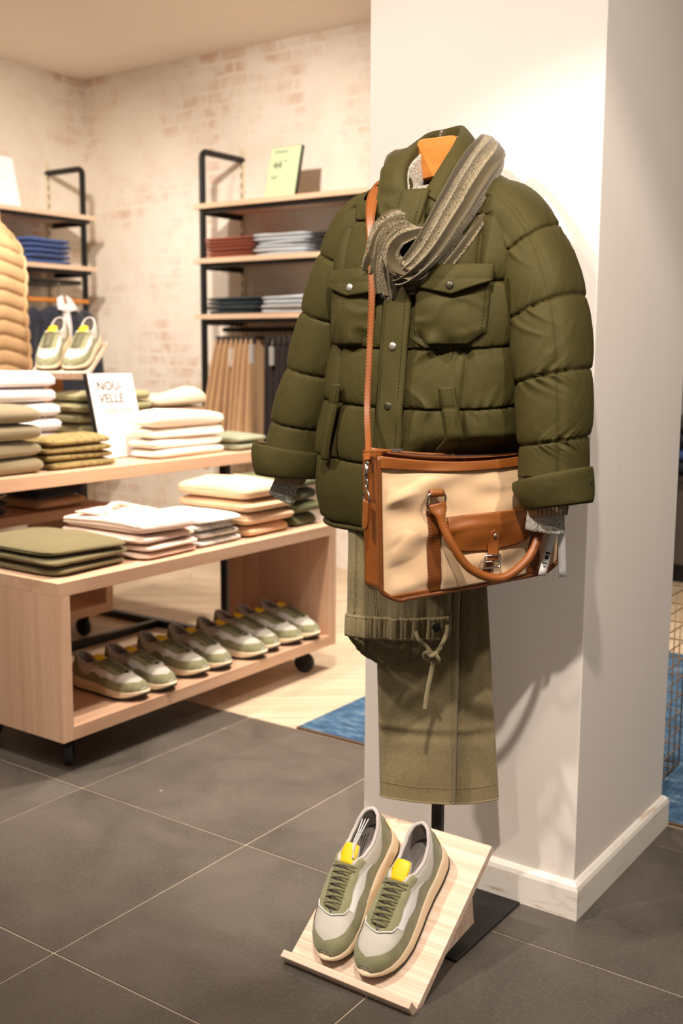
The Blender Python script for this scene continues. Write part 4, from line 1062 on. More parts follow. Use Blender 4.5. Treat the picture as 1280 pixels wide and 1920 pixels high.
# ------------------------------------------------------------------ canvas bag with leather trim
m_lea = leather('cognac_leather', srgb(142, 79, 28)); m_lead = leather('dark_cognac_leather', srgb(116, 62, 22))
def mat_canvas():
    t = NT('sand_canvas_bag'); v = t.coord()
    n1 = t.n('ShaderNodeTexNoise', i_Scale=30, i_Detail=3.0); t.l(v, n1.inputs['Vector'])
    t.l(t.mix(n1.outputs[0], srgb(218, 180, 138), srgb(228, 192, 150)), t.b.inputs['Base Color'])
    w = t.n('ShaderNodeTexNoise', i_Scale=900, i_Detail=2.0); t.l(v, w.inputs['Vector']); t.bump(w.outputs[0], .4, .0006)
    t.b.inputs['Roughness'].default_value = .9; t.b.inputs['Sheen Weight'].default_value = .2; return t.m
m_canv = mat_canvas()
m_chrome = plain('polished_nickel', srgb(214, 208, 200), .2, 1.0)
bag = empty('canvas_bag', tuple(BAGP), 0, 'sand canvas briefcase with cognac leather trim and handle slung over the jacket', 'bag')
BW, BH = .380, .262; nzb = Noise(31, 9)
def bshape(s, h):
    """s 0..1 along the width, h 0..1 up: position in the face plane (along, up)"""
    lift = .034*s*(1-h)+.012*s*h
    sag = -.013*math.sin(math.pi*min(1, s*1.15))*(h**4)+.006*(h**3)*(1-s)
    rc = .030; ins = 0
    return (s*BW-.008*h*(1-s)+.004*h*s, lift+h*BH-.010*s*h+sag)
def bface(s, h, off=0, wr=1.0):
    a, z = bshape(s, h)
    e = min(s, 1-s, h*.8+.02, (1-h)+.05)
    bulge = .016*math.sin(math.pi*s)**.6*math.sin(math.pi*(.08+.84*h))**.6
    w = 0
    if wr:
        d = s*1.0; left = math.exp(-(s/.36)**2)
        w = sm(1.0, .86, h)*sm(0, .12, h)*(.0066*nzb((s*7+h*4, h*15-s*10, 0))*(.25+left)+.0048*max(0, 1-2*abs(nzb((s*10+h*6, h*9-s*7, 4))))*(.2+left)+.0016*nzb((s*24, h*22, 2))
                +.006*math.sin(9*(h-.75*s)+.6)*math.exp(-((h-.78)/.16)**2))
    # rounded lower corners bend back
    p = BAGP+BAGR*a+np.array((0, 0, z))+BAGN*(bulge+w*sm(0, .06, e)+off)
    return p
def rnd_s(u, v):
    """rounded lower corners: pull the outline in near the bottom"""
    r = .085; s, h = u, v
    if h < r*1.3:
        t = 1-h/(r*1.3); k = r*(1-math.sqrt(max(0, 1-t*t))); s = k+(1-2*k)*u
    return s, h
canv = child(gobj('front_panel', lambda u, v: bface(*rnd_s(u, v)), 90, 80, m_canv), bag)
child(gobj('back_panel', lambda u, v: BAGP+BAGR*bshape(*rnd_s(u, v))[0]+np.array((0, 0, bshape(*rnd_s(u, v))[1]))-BAGN*(BAGD-.004), 30, 30, m_canv), bag)
# gusset: runs down the left side, along the base and up the right side
def outline(n):
    O = [(0.0, 1-k/14) for k in range(15)]+[(k/20, 0.0) for k in range(1, 20)]+[(1.0, k/14) for k in range(15)]
    return [bface(*rnd_s(s, h), 0, .6) for s, h in O]
OL = np.array(outline(0)); OLs = spline(OL, 160)
def gus(u, v):
    i = int(round(u*159)); p = OLs[i]; a = (p-BAGP) @ BAGN
    q = p-BAGN*(a+(BAGD-.004))*v
    crease = .010*math.sin(math.pi*v)**1.0*(1 if i < 60 or i > 120 else .2); side = BAGR if i < 80 else -BAGR
    return q+side*crease*(.6 if i < 55 else .2)+np.array((0, 0, .0015*nzb((u*40, v*3, 1))))
child(gobj('gusset', gus, 160, 14, m_lea, None, thick=.003), bag)
mb = MB(); mb.tube([p+BAGN*.001 for p in OLs], .0045, 8); child(mb.build('piping', m_lead), bag)
def basestrip(u, v):
    s, h = rnd_s(u, v*.045); return bface(s, h, .0022, .4)
child(gobj('base_strip', basestrip, 60, 5, m_lea, None, thick=.002), bag)
# top trim and zip
def trim(u, v): return bface(u, .925+.085*v, .003, .3)
tr = child(gobj('top_trim', trim, 60, 8, m_lea, None, thick=.004), bag)
stitch([np.array(trim(u, .12))+BAGN*.0025 for u in np.linspace(0, 1, 100)], 'stitching', tr, .0007, .0035, .0025, m_lead)
def trimb(u, v): a, z = bshape(u, .94+.07*v); return BAGP+BAGR*a+np.array((0, 0, z+.012*sm(1.0, .3, u)))-BAGN*.034
child(gobj('back_trim', trimb, 40, 5, m_lea, None, thick=.004), bag)
zt = [(bface(u, 1.0, 0, .3)*.5+np.array(trimb(u, 1))*.5)+np.array((0, 0, .003)) for u in np.linspace(.05, 1, 60)]
def tape(u, v): i = int(round(u*59)); return zt[i]+BAGN*(.014-.028*v)+np.array((0, 0, -.001))
zp = child(gobj('zip_tape', tape, 60, 4, m_lead, None, thick=.002), bag)
mb = MB()
for k, q in enumerate(spline(zt, 90)):
    if k > 3:
        M_ = Matrix.Translation(Vector(q)) @ Matrix.Rotation(BAGA, 4, 'Z'); mb.box(-.0011, .0011, -.0035, .0035, 0, .0026, 0, M_)
o = mb.build('zip_teeth', m_chrome); o.parent = zp; tag(o, kind='stuff')
M_ = Matrix.Translation(Vector(zt[3])+Vector((0, 0, .002))) @ Matrix.Rotation(BAGA, 4, 'Z')
mb = MB(); mb.box(-.008, .014, -.005, .005, 0, .006, .0015, M_); mb.box(-.012, -.004, -.003, .003, .002, .005, .001, M_); child(mb.build('zip_slider', m_chrome), bag)
mb = MB(); mb.box(-.062, -.008, -.006, .006, .001, .0045, .0015, M_); child(mb.build('zip_pull', m_lea), bag)
# vertical straps on the front
for s0, s1 in ((.232, .300), (.800, .868)):
    def stp(u, v): return bface(*rnd_s(s0+(s1-s0)*u, .02+.66*v), .0022, 1)
    so = child(gobj('front_strap', stp, 8, 50, m_lead, None, thick=.0028), bag)
    for uu in (.10, .90): stitch([np.array(stp(uu, v))+BAGN*.002 for v in np.linspace(0, 1, 70)], 'stitching', so, .0006, .0035, .0025, m_lea)
# pocket between the straps, its flap, tab and buckle
def pock(u, v):
    return bface(.305+.49*u, .025+.53*v, .0035+.008*math.sin(math.pi*u)**.5*math.sin(math.pi*min(1, v+.05))**.5, .5)
child(gobj('front_pocket', pock, 40, 36, m_canv, None, thick=.003), bag)
def flap(u, v, off=0):
    drop = interp(u, [0, .08, .2, .5, .8, .92, 1], [.175, .245, .285, .310, .285, .245, .175]); s = .318+.480*u
    top = .575-.0*u+.012*(1-abs(2*u-1)**2)
    return bface(s, top-drop*v, .0135+off+.004*math.sin(math.pi*v), .3)
fo = child(gobj('pocket_flap', flap, 44, 24, m_lea, None, thick=.004), bag)
stitch([np.array(flap(u, .95))+BAGN*.0026 for u in np.linspace(.01, .99, 90)], 'stitching', fo, .0006, .0035, .0025, m_lead)
def tab(u, v, off=0):
    w = .030*(1 if v > .12 else (v/.12)**.5); return bface(.560+w*2*(u-.5)+.012*(1-v), .455-.245*v, .0205+off, .2)
tb = child(gobj('flap_tab', tab, 8, 26, m_lea, None, thick=.003), bag)
for uu in (.1, .9): stitch([np.array(tab(uu, v))+BAGN*.002 for v in np.linspace(.05, 1, 40)], 'stitching', tb, .0006, .0035, .0025, m_lead)
child(snap(tab(.5, .22, .0015), tuple(BAGN), .0045, m_chrome, None, 'rivet'), bag)
def tip(u, v):
    w = .026*(1 if v < .72 else math.sqrt(max(.02, 1-((v-.72)/.28)**2))); return bface(.548+w*2*(u-.5), .205-.115*v, .0145-.004*v, .2)
child(gobj('strap_tip', tip, 8, 18, m_lead, None, thick=.003), bag)
c0 = bface(.553, .205, .0245, 0)
mb = MB(); up = np.array((0, 0, 1.0)); hw, hh = .0165, .0115
sq = [c0+BAGR*x*hw+up*z*hh for x, z in ((-1, -1), (-.2, -1), (.6, -1), (1, -1), (1, 0), (1, 1), (0, 1), (-1, 1), (-1, 0))]
V, F = sweep(sq, .0022, 8, False, closed=True); mb.add(V, F); mb.tube([c0-BAGR*hw, c0+BAGR*hw*.9], .0015, 6); child(mb.build('buckle', m_chrome), bag)
# handle with rings and leather ends
def ring(c, w, h, r, tilt=0):
    pts = []
    for k in range(32):
        a = 2*math.pi*k/32; x = w*math.copysign(abs(math.cos(a))**.6, math.cos(a)); z = h*math.copysign(abs(math.sin(a))**.6, math.sin(a))
        pts.append(c+BAGR*x+up*(z*math.cos(tilt))+BAGN*(z*math.sin(tilt)))
    V, F = sweep(pts, r, 8, False, closed=True); b = MB(); b.add(V, F); return b
for s_ in (.266, .834):
    c = bface(s_, .700, .014, .5); child(ring(c, .0185, .017, .0024, .15).build('handle_ring', m_chrome), bag)
    def lp(u, v):
        a = -.5+v*(math.pi+1.0); return c+BAGR*(.014*(2*u-1))+up*(.0155+.006*math.cos(a))+BAGN*(.0055*math.sin(a)-.001)
    child(gobj('ring_loop', lp, 6, 12, m_lea, None, thick=.002), bag)
hl, hr = bface(.266, .640, .018, .5), bface(.834, .640, .018, .5)
HP = spline([hl+up*.012, hl+BAGR*.006-up*.018+BAGN*.006, hl+BAGR*.020-up*.060+BAGN*.020, hl+BAGR*.055-up*.108+BAGN*.030, (hl+hr)/2-up*.133+BAGN*.034+BAGR*.004,
             hr-BAGR*.050-up*.108+BAGN*.030, hr-BAGR*.016-up*.060+BAGN*.020, hr-BAGR*.004-up*.018+BAGN*.006, hr+up*.012], 80)
tt = np.linspace(0, 1, 80); wide = 1+1.1*np.exp(-(np.minimum(tt, 1-tt)/.085)**4); flat = 1-.62*np.exp(-(np.minimum(tt, 1-tt)/.075)**4)
V, F = sweep(HP, .0082, 12, True, wide, flat, up=tuple(BAGN)); mb = MB(); mb.add(V, F); hd = child(mb.build('handle', m_lea), bag)
stitch([p+BAGN*.0088 for p in HP[4:15]], 'stitching', hd, .0007, .0035, .0025, m_lead)
# shoulder strap hardware at the left gusset
cL_ = bface(0.0, .72, 0, 0)-BAGN*.036-BAGR*.010
mb = MB(); pts = [cL_+BAGN*(.013*math.cos(a))+up*(.013*math.sin(a)) for a in np.linspace(0, 2*math.pi, 29)[:-1]]; V, F = sweep(pts, .0023, 8, False, closed=True); mb.add(V, F); child(mb.build('d_ring', m_chrome), bag)
def tabl(u, v):
    w = .0105*(1 if v < .7 else math.sqrt(max(.03, 1-((v-.7)/.3)**2))); return cL_-up*(.006+.055*v)+BAGN*(w*(2*u-1))-BAGR*(.001+.002*v)
child(gobj('ring_tab', tabl, 8, 16, m_lea, None, thick=.004), bag)
mb = MB(); a0 = cL_+up*.013
pts = spline([a0+up*.002, a0+up*.012+BAGN*.005, a0+up*.022+BAGN*.001, a0+up*.014-BAGN*.005, a0+up*.002], 24); V, F = sweep(pts, .0021, 8, False, closed=True); mb.add(V, F)
mb.tube([a0+up*.018, a0+up*.050], .0045, 10); mb.tube([a0+up*.050-BAGN*.007, a0+up*.054, a0+up*.050+BAGN*.007], .002, 8); child(mb.build('swivel_clasp', m_chrome), bag)
# the long shoulder strap
TOPS = [tuple(a0+up*.056), (-1.1163, 1.6600, 1.0415), (-1.1464, 1.7000, 1.1131), (-1.1563, 1.7220, 1.2232), (-1.1577, 1.7300, 1.3132), (-1.1649, 1.7380, 1.3733), (-1.1774, 1.7520, 1.4344), (-1.1941, 1.7780, 1.4827), (-1.2172, 1.8250, 1.5228), (-1.2316, 1.8850, 1.5560), (-1.2442, 1.9650, 1.5714)]
SP = spline(TOPS, 120); wd = np.interp(np.linspace(0, 1, 120), [0, .05, .3, .6, .75, 1], [.0060, .0065, .0060, .0075, .0125, .014])
def strapf(u, v):
    i = int(round(v*119)); p = SP[i]; side = np.array((.80, .45, 0)) if i < 95 else np.array((.8, .45, 0))
    side = np.array((math.cos(math.radians(25)), math.sin(math.radians(25)), 0)); tw = interp(i/119, [0, .12, .30, .6, 1], [58, 58, 30, 8, 5]); side = np.array((math.cos(math.radians(tw)), math.sin(math.radians(tw)), 0))
    return p+side*wd[i]*(2*u-1)
ss = child(gobj('shoulder_strap', strapf, 6, 120, m_lea, None, thick=.003), bag)
for uu in (.12, .88): stitch([np.array(strapf(uu, k/119))+np.array((.0006, -.002, .0004)) for k in range(0, 112)], 'stitching', ss, .0006, .004, .003, m_sand if False else m_lead)
# price tags on a cord
m_tag = plain('white_tag_card', srgb(240, 236, 232), .6, vary=.01)
for k, (s_, h_, ang, L) in enumerate(((.905, .36, .32, .085), (.955, .40, -.03, .098))):
    top = bface(s_, h_, .026, 0); d = np.array((0, 0, -1))*math.cos(ang)-BAGR*math.sin(ang); sd = np.cross(BAGN, d)
    def tg_(u, v): return top+d*(L*v)+sd*(.0085*(2*u-1))+BAGN*.006*v
    to = child(gobj('price_tag', tg_, 3, 8, m_tag, None, thick=.0008), bag)
    if k == 0:
        mb = MB()
        for (v0, v1, u0, u1) in ((.45, .50, .2, .8), (.53, .62, .25, .75), (.70, .72, .2, .8), (.78, .80, .35, .65)):
            q = [np.array(tg_(u, v))+BAGN*.0008 for u, v in ((u0, v0), (u1, v0), (u1, v1), (u0, v1))]; mb.add(q, [(0, 1, 2, 3)], False)
        o = mb.build('tag_print', m_ink); o.parent = to; tag(o, kind='stuff')
    mb = MB(); mb.tube([top+up*.035-BAGN*.006, top+up*.004], .0007, 5); child(mb.build('tag_cord', m_tag), bag)

# ------------------------------------------------------------------ trousers folded over the stand
def mat_twill():
    t = NT('khaki_washed_twill'); v = t.coord()
    n1 = t.n('ShaderNodeTexNoise', i_Scale=16, i_Detail=6.0, i_Roughness=.65); t.l(v, n1.inputs['Vector'])
    n2 = t.n('ShaderNodeTexNoise', i_Scale=1.0, i_Detail=3.0); t.l(t.coord(scale=(420, 420, 160)), n2.inputs['Vector'])
    c = t.mix(n1.outputs[0], srgb(108, 94, 64), srgb(132, 116, 82)); c = t.mix(t.ramp(n2.outputs[0], [(.35, 0.0), (.7, .45)]), c, srgb(156, 142, 102))
    t.l(c, t.b.inputs['Base Color']); t.bump(n2.outputs[0], .35, .0007); t.b.inputs['Roughness'].default_value = .9; t.b.inputs['Sheen Weight'].default_value = .15
    return t.m
m_twl = mat_twill(); m_tthr = plain('khaki_thread', srgb(150, 136, 96), .8)
tro = empty('trousers', (-1.12, 1.90, .26), 0, 'khaki drawstring trousers folded over the stand below the jacket', 'trousers')
nzt = Noise(91, 10)
PN = np.array((math.sin(math.radians(28)), -math.cos(math.radians(28)), 0))
def panel(TL, TR, BL, BR, d, seed, z0amp=.0022):
    TL, TR, BL, BR = map(np.array, (TL, TR, BL, BR))
    def mid(u, v): return (TL*(1-u)+TR*u)*(1-v)+(BL*(1-u)+BR*u)*v
    def fn(u, v):
        # u runs round the flattened tube
        k = u*2 if u < .5 else 2-u*2; s = 1 if u < .5 else -1
        p = mid(k, v); w = z0amp*nzt((k*6+seed, v*9, seed))+z0amp*.7*nzt((k*13, v*26, seed+2))
        if s > 0: w += .004*math.exp(-((v-.74)/.012)**2)*(.3+.7*(1-k))-.003*math.exp(-((v-.765)/.018)**2)
        return p+PN*(s*d*math.sin(math.pi*k)**.45+w)
    return fn, mid
leg_spec = (((-1.0649, 1.9450, 0.8869), (-1.0452, 1.9850, 0.8839), (-1.0937, 1.9450, 0.2453), (-0.9900, 1.9850, 0.2686), .010, 3), ((-1.2193, 1.8350, 0.8860), (-1.0614, 1.9250, 0.8896), (-1.1962, 1.8350, 0.2771), (-1.0617, 1.9250, 0.2618), .014, 7))
for spec in leg_spec:
    fn, mid = panel(*spec); o = gobj('leg', fn, 64, 110, m_twl, None, cu=True); child(o, tro)
    hemv = .945
    stitch([np.array(fn(k/2, hemv))+PN*.0012 for k in np.linspace(.01, .99, 90)], 'stitching', o, .0007, .003, .0022, m_tthr)
    if spec[5] == 7:
        for kk in (.955,): stitch([np.array(fn(kk/2, v))+PN*.0012 for v in np.linspace(.3, 1, 200)], 'stitching', o, .0006, .003, .0022, m_tthr)
    # turned hem edge
    P = [np.array(fn(u, 1.0)) for u in np.linspace(0, 1, 60)[:-1]]; V, F = sweep(P, .0022, 6, False, closed=True); child(mesh('leg_hem', V, F, m_twl), tro)
    # side seam ridge
    kk = .93 if spec[5] == 7 else .10
    P = [np.array(fn(kk/2, v)) for v in np.linspace(.25, 1, 80)]; mb = MB(); mb.tube(P, .0022, 6, True, 1, .6); child(mb.build('side_seam', m_twl), tro)
# seat part hanging in front, waistband at the bottom
WT = ((-1.2381, 1.7750, 0.9133), (-1.0425, 1.8550, 0.9210)); WB = ((-1.2429, 1.7750, 0.6379), (-1.0459, 1.8550, 0.6419))
WPN = np.array((math.sin(math.radians(24)), -math.cos(math.radians(24)), 0))
zfl = WB[0][2]
def seat(u, v, off=0, band=False):
    k = u*2 if u < .5 else 2-u*2; s = 1 if u < .5 else -1
    a = np.array(WT[0])*(1-k)+np.array(WT[1])*k; b = np.array(WB[0])*(1-k)+np.array(WB[1])*k
    b = b.copy(); b[2] = zfl+.006*k
    if s < 0: b[2] -= .078*math.sin(math.pi*k**.8)**.8
    p = a*(1-v)+b*v
    g = .0030*nzt((k*70, v*2.0, 5))*sm(.6, .95, v)+.0035*nzt((k*9, v*10, 2))
    return p+WPN*(s*(.004+(.020+.010*v)*math.sin(math.pi*k)**.5)+g+off*s)
st_ = gobj('seat', lambda u, v: seat(u, v*.84), 120, 60, m_twl, None, cu=True); child(st_, tro)
def band(u, v):
    k = u*2 if u < .5 else 2-u*2
    t = .835+.165*v; r = .0042*abs(nzt((k*95, v*.8, 9)))+.003*(1 if 0 < v < 1 else 0)
    return seat(u, t, .0035+r)
bo = gobj('waistband', band, 260, 12, m_twl, None, thick=.003, cu=True); child(bo, tro)
for vv in (.06, .90): stitch([np.array(band(k/2, vv))+WPN*.003 for k in np.linspace(.01, .99, 120)], 'stitching', bo, .0007, .003, .0022, m_tthr)
# pocket slant, fly and belt loop seams on the seat
for ks, v0, v1 in (((.10, .10), 0, .83), ((.19, .30), .1, .83), ((.21, .32), .1, .83)):
    P = [np.array(seat((ks[0]+(ks[1]-ks[0])*t)/2, v0+(v1-v0)*t))+WPN*.0015 for t in np.linspace(0, 1, 60)]
    stitch(P, 'stitching', st_, .0007, .003, .0022, m_tthr)
P = [np.array(seat(.085/2*2*.5, v)) for v in np.linspace(.05, .83, 40)]; mb = MB(); mb.tube(P, .0022, 6, True, 1, .6); child(mb.build('side_seam', m_twl), tro)
# eyelet
eo = np.array(band(.885/2, .42))+WPN*.004; child(snap(eo, tuple(WPN), .0098, plain('black_button', srgb(24, 23, 22), .35), None, 'button'), tro)
# drawstring with knot
m_cord = cloth('khaki_cord', srgb(142, 128, 92), .9, 900, .5, .1, 60)
ds = empty('tmp'); bpy.data.objects.remove(ds)
kn = np.array((-1.0504, 1.8000, 0.6182)); cA = np.array(band(.70/2, .55))+WPN*.004; cB = np.array(band(.985/2, .35))+WPN*.004
def cord(pts, n=40, r=.0042, fl=.40, name='drawstring'):
    V, F = sweep(spline(pts, n), r, 8, True, 1, fl, up=tuple(WPN)); o = mesh(name, V, F, m_cord); child(o, tro); return o
cord([cA, cA+np.array((.012, -.006, -.014)), kn+np.array((-.012, -.006, .016)), kn+np.array((.006, -.002, -.004))])
cord([cB, cB+np.array((.004, -.008, -.012)), kn+np.array((.020, -.008, .020)), kn+np.array((.002, -.004, .002)), kn+np.array((-.016, -.004, -.012))])
cord([kn+np.array((-.016, -.004, -.010)), kn+np.array((-.012, -.012, .004)), kn+np.array((.010, -.012, .006)), kn+np.array((.014, -.004, -.008)), kn+np.array((-.006, .002, -.014)), kn+np.array((-.016, -.006, -.006))], 40, .0045, .6, 'knot')
cord([kn+np.array((.004, -.004, -.008)), (-1.0546, 1.8000, 0.5802), (-1.0625, 1.8000, 0.5423), (-1.0680, 1.8000, 0.5012)], 40, .0045, .5)
cord([kn+np.array((-.010, -.006, .010)), kn+np.array((.004, -.016, .002)), kn+np.array((.016, -.008, .012))], 20, .0042, .6, 'knot')
# ------------------------------------------------------------------ scarf
def mat_scarf():
    t = NT('woven_paisley_scarf'); tc = t.n('ShaderNodeTexCoord'); mp = t.n('ShaderNodeMapping'); t.l(tc.outputs['UV'], mp.inputs[0]); mp.inputs['Scale'].default_value = (1, 1, 1)
    v = t.coord('Object')
    n = t.n('ShaderNodeTexNoise', i_Scale=60, i_Detail=2.0); t.l(v, n.inputs['Vector'])
    vs = t.n('ShaderNodeVectorMath', operation='SCALE'); t.l(n.outputs[1], vs.inputs[0]); vs.inputs['Scale'].default_value = .012
    va = t.n('ShaderNodeVectorMath', operation='ADD'); t.l(v, va.inputs[0]); t.l(vs.outputs[0], va.inputs[1])
    vo = t.n('ShaderNodeTexVoronoi', i_Scale=115); t.l(va.outputs[0], vo.inputs['Vector'])
    m1 = t.n('ShaderNodeMath', operation='MULTIPLY'); t.l(vo.outputs['Distance'], m1.inputs[0]); m1.inputs[1].default_value = 26
    m2 = t.n('ShaderNodeMath', operation='SINE'); t.l(m1.outputs[0], m2.inputs[0])
    ck = t.n('ShaderNodeTexVoronoi', i_Scale=330, feature='DISTANCE_TO_EDGE'); t.l(v, ck.inputs['Vector'])
    dots = t.ramp(ck.outputs['Distance'], [(.05, 0.0), (.18, 1.0)])
    big = t.n('ShaderNodeTexNoise', i_Scale=17, i_Detail=2.0); t.l(v, big.inputs['Vector'])
    pat = t.mix(t.ramp(big.outputs[0], [(.46, 0.0), (.54, 1.0)]), t.ramp(m2.outputs[0], [(.2, 0.0), (.5, 1.0)]), dots)
    base = t.mix(pat, srgb(74, 64, 46), srgb(162, 146, 114))
    # plain olive border stripe along one long edge
    sx = t.n('ShaderNodeSeparateXYZ'); t.l(mp.outputs[0], sx.inputs[0])
    st1 = t.ramp(sx.outputs[0], [(.0, 1.0), (.115, 1.0), (.13, 0.0), (.58, 0.0), (.59, 1.0), (.90, 1.0), (.91, 0.0)])
    t.l(t.mix(st1, base, srgb(80, 68, 42)), t.b.inputs['Base Color'])
    w = t.n('ShaderNodeTexNoise', i_Scale=1.0, i_Detail=2.0); t.l(t.coord(scale=(700, 700, 700)), w.inputs['Vector']); t.bump(w.outputs[0], .5, .0007)
    t.b.inputs['Roughness'].default_value = .95; t.b.inputs['Sheen Weight'].default_value = .2; return t.m
m_scarf = mat_scarf()
sc = empty('scarf', (-1.12, 1.80, 1.35), 0, 'olive and beige patterned woven scarf tied round the jacket collar', 'scarf')
nzs = Noise(55, 10)
def drape(name, inner, outer, folds, depth, n=90, m=46, seed=0, round_=.0, lift=0):
    """cloth hanging between two guide curves, folded lengthwise"""
    I = spline(inner, n); O = spline(outer, n); V = []; U = []
    for i in range(n):
        t = i/(n-1); T = (I[min(n-1, i+1)]+O[min(n-1, i+1)]-I[max(0, i-1)]-O[max(0, i-1)]); T /= np.linalg.norm(T)
        ac = O[i]-I[i]; nn = np.cross(T, ac); nn /= np.linalg.norm(nn)+1e-9
        if nn @ np.array((.45, -.89, .1)) < 0: nn = -nn
        for j in range(m):
            u = j/(m-1); ph = folds*2*math.pi*(u+.05*math.sin(3*t+seed)+.03*nzs((t*4, u*2, seed)))
            d = depth*sm(.08, .45, t+.12*(name != 'shoulder_drape'))*(.5*math.sin(ph)+.5)**.8*(.75+.35*math.sin(2.2*t+u*5+seed))+round_*math.sin(math.pi*u)**.7
            sh = .10*math.sin(ph+1.2)/folds
            V.append(I[i]+ac*min(1, max(0, u+sh*math.sin(math.pi*u)))+nn*(lift+d+.0012*nzs((t*22, u*16, seed)))); U.append((u, t*2.5))
    F = [(i*m+j, (i+1)*m+j, (i+1)*m+j+1, i*m+j+1) for i in range(n-1) for j in range(m-1)]
    o = mesh(name, V, F, m_scarf, uv=U); md = o.modifiers.new('thickness', 'SOLIDIFY'); md.thickness = .0025; child(o, sc); return o, V, m
# over the right shoulder, down across the chest to the tuck
R_in = [(-1.0833, 2.0200, 1.6005), (-1.0686, 1.9750, 1.6316), (-1.0466, 1.9050, 1.6057), (-1.0423, 1.8450, 1.5546), (-1.0441, 1.7980, 1.5034), (-1.0553, 1.7680, 1.4559), (-1.0713, 1.7500, 1.4167), (-1.0937, 1.7420, 1.3844), (-1.1142, 1.7450, 1.3669)]
R_out = [(-1.0392, 2.0300, 1.5665), (-1.0230, 1.9850, 1.5899), (-0.9854, 1.9050, 1.5458), (-0.9770, 1.8400, 1.4936), (-0.9876, 1.8000, 1.4451), (-1.0084, 1.7750, 1.4030), (-1.0339, 1.7580, 1.3675), (-1.0642, 1.7480, 1.3448), (-1.0944, 1.7480, 1.3399)]
drape('shoulder_drape', R_in, R_out, 3.5, .020, 100, 70, 1, .012, .010)
# lower layer peeking out under it, darker
RI, RO = np.array(R_in), np.array(R_out)
drape('under_layer', [o+(i-o)*.25+np.array((0, .006, 0)) for i, o in zip(RI[3:], RO[3:])], [o-(i-o)/np.linalg.norm(i-o)*.017+np.array((0, .004, -.006)) for i, o in zip(RI[3:], RO[3:])], 2.0, .008, 70, 30, 4, 0, .006)
# bunch below the left collar wing
L1i = [(-1.1137, 1.7850, 1.4750), (-1.1368, 1.7650, 1.4705), (-1.1637, 1.7550, 1.4487), (-1.1816, 1.7550, 1.4100), (-1.1957, 1.7580, 1.3779)]
L1o = [(-1.0989, 1.7750, 1.4535), (-1.1118, 1.7450, 1.4446), (-1.1275, 1.7350, 1.4223), (-1.1421, 1.7380, 1.3872), (-1.1573, 1.7450, 1.3586)]
drape('left_fold', L1i, L1o, 2.5, .014, 70, 40, 2, .010)
L2i = [(-1.0900, 1.7720, 1.4507), (-1.1101, 1.7480, 1.4458), (-1.1323, 1.7350, 1.4245), (-1.1462, 1.7350, 1.3871), (-1.1516, 1.7480, 1.3258)]
L2o = [(-1.0728, 1.7600, 1.4215), (-1.0805, 1.7350, 1.4160), (-1.0949, 1.7250, 1.3986), (-1.1046, 1.7300, 1.3656), (-1.1081, 1.7480, 1.3128)]
drape('left_tail', L2i, L2o, 2.5, .013, 70, 40, 6, .008)
L3i = [(-1.0673, 1.7580, 1.4364), (-1.0839, 1.7380, 1.4356), (-1.1049, 1.7220, 1.4200), (-1.1221, 1.7200, 1.3918), (-1.1115, 1.7280, 1.3589), (-1.0850, 1.7420, 1.3510)]
L3o = [(-1.0520, 1.7520, 1.4274), (-1.0647, 1.7280, 1.4146), (-1.0765, 1.7140, 1.4045), (-1.0865, 1.7120, 1.3896), (-1.0834, 1.7220, 1.3767), (-1.0690, 1.7400, 1.3696)]
drape('knot_loop', L3i, L3o, 2.0, .012, 70, 34, 9, .012)
L4i = [(-1.1078, 1.7350, 1.3709), (-1.0958, 1.7350, 1.3510), (-1.0732, 1.7420, 1.3409), (-1.0507, 1.7520, 1.3552)]; L4o = [(-1.0906, 1.7220, 1.3982), (-1.0764, 1.7220, 1.3765), (-1.0595, 1.7320, 1.3688), (-1.0446, 1.7450, 1.3786)]
drape('knot_wrap', L4i, L4o, 2.5, .012, 50, 34, 12, .010)
# round the back of the neck, peeking past the collar
drape('neck_wrap', [(-1.2177, 1.8950, 1.5644), (-1.2407, 1.9300, 1.6026), (-1.2537, 1.9850, 1.6309), (-1.2356, 2.0300, 1.6434)], [(-1.2148, 1.8750, 1.5461), (-1.2515, 1.9150, 1.5826), (-1.2788, 1.9850, 1.6248), (-1.2578, 2.0450, 1.6314)], 1.5, .008, 40, 20, 3)
# fringes
def fringe(edge, n, L, seed, name='fringe'):
    r = random.Random(seed); mb = MB(); E = spline(edge, n)
    for p in E:
        d = np.array((r.uniform(-.25, .15), r.uniform(-.25, 0), -1)); d /= np.linalg.norm(d); l = L*r.uniform(.6, 1.1); k = np.array((r.uniform(-.3, .3), r.uniform(-.2, .2), 0))*l
        mb.tube([p, p+d*l*.5+k*.3, p+d*l+k], [.0011, .0009, .0004], 4)
    o = mb.build(name, m_scarf); tag(o, kind='stuff'); child(o, sc)
fringe([(-1.1962, 1.7550, 1.3817), (-1.1778, 1.7500, 1.3666), (-1.1553, 1.7420, 1.3594)], 34, .014, 1)
fringe([(-1.1508, 1.7450, 1.3286), (-1.1282, 1.7420, 1.3170), (-1.1069, 1.7460, 1.3146)], 40, .012, 2)

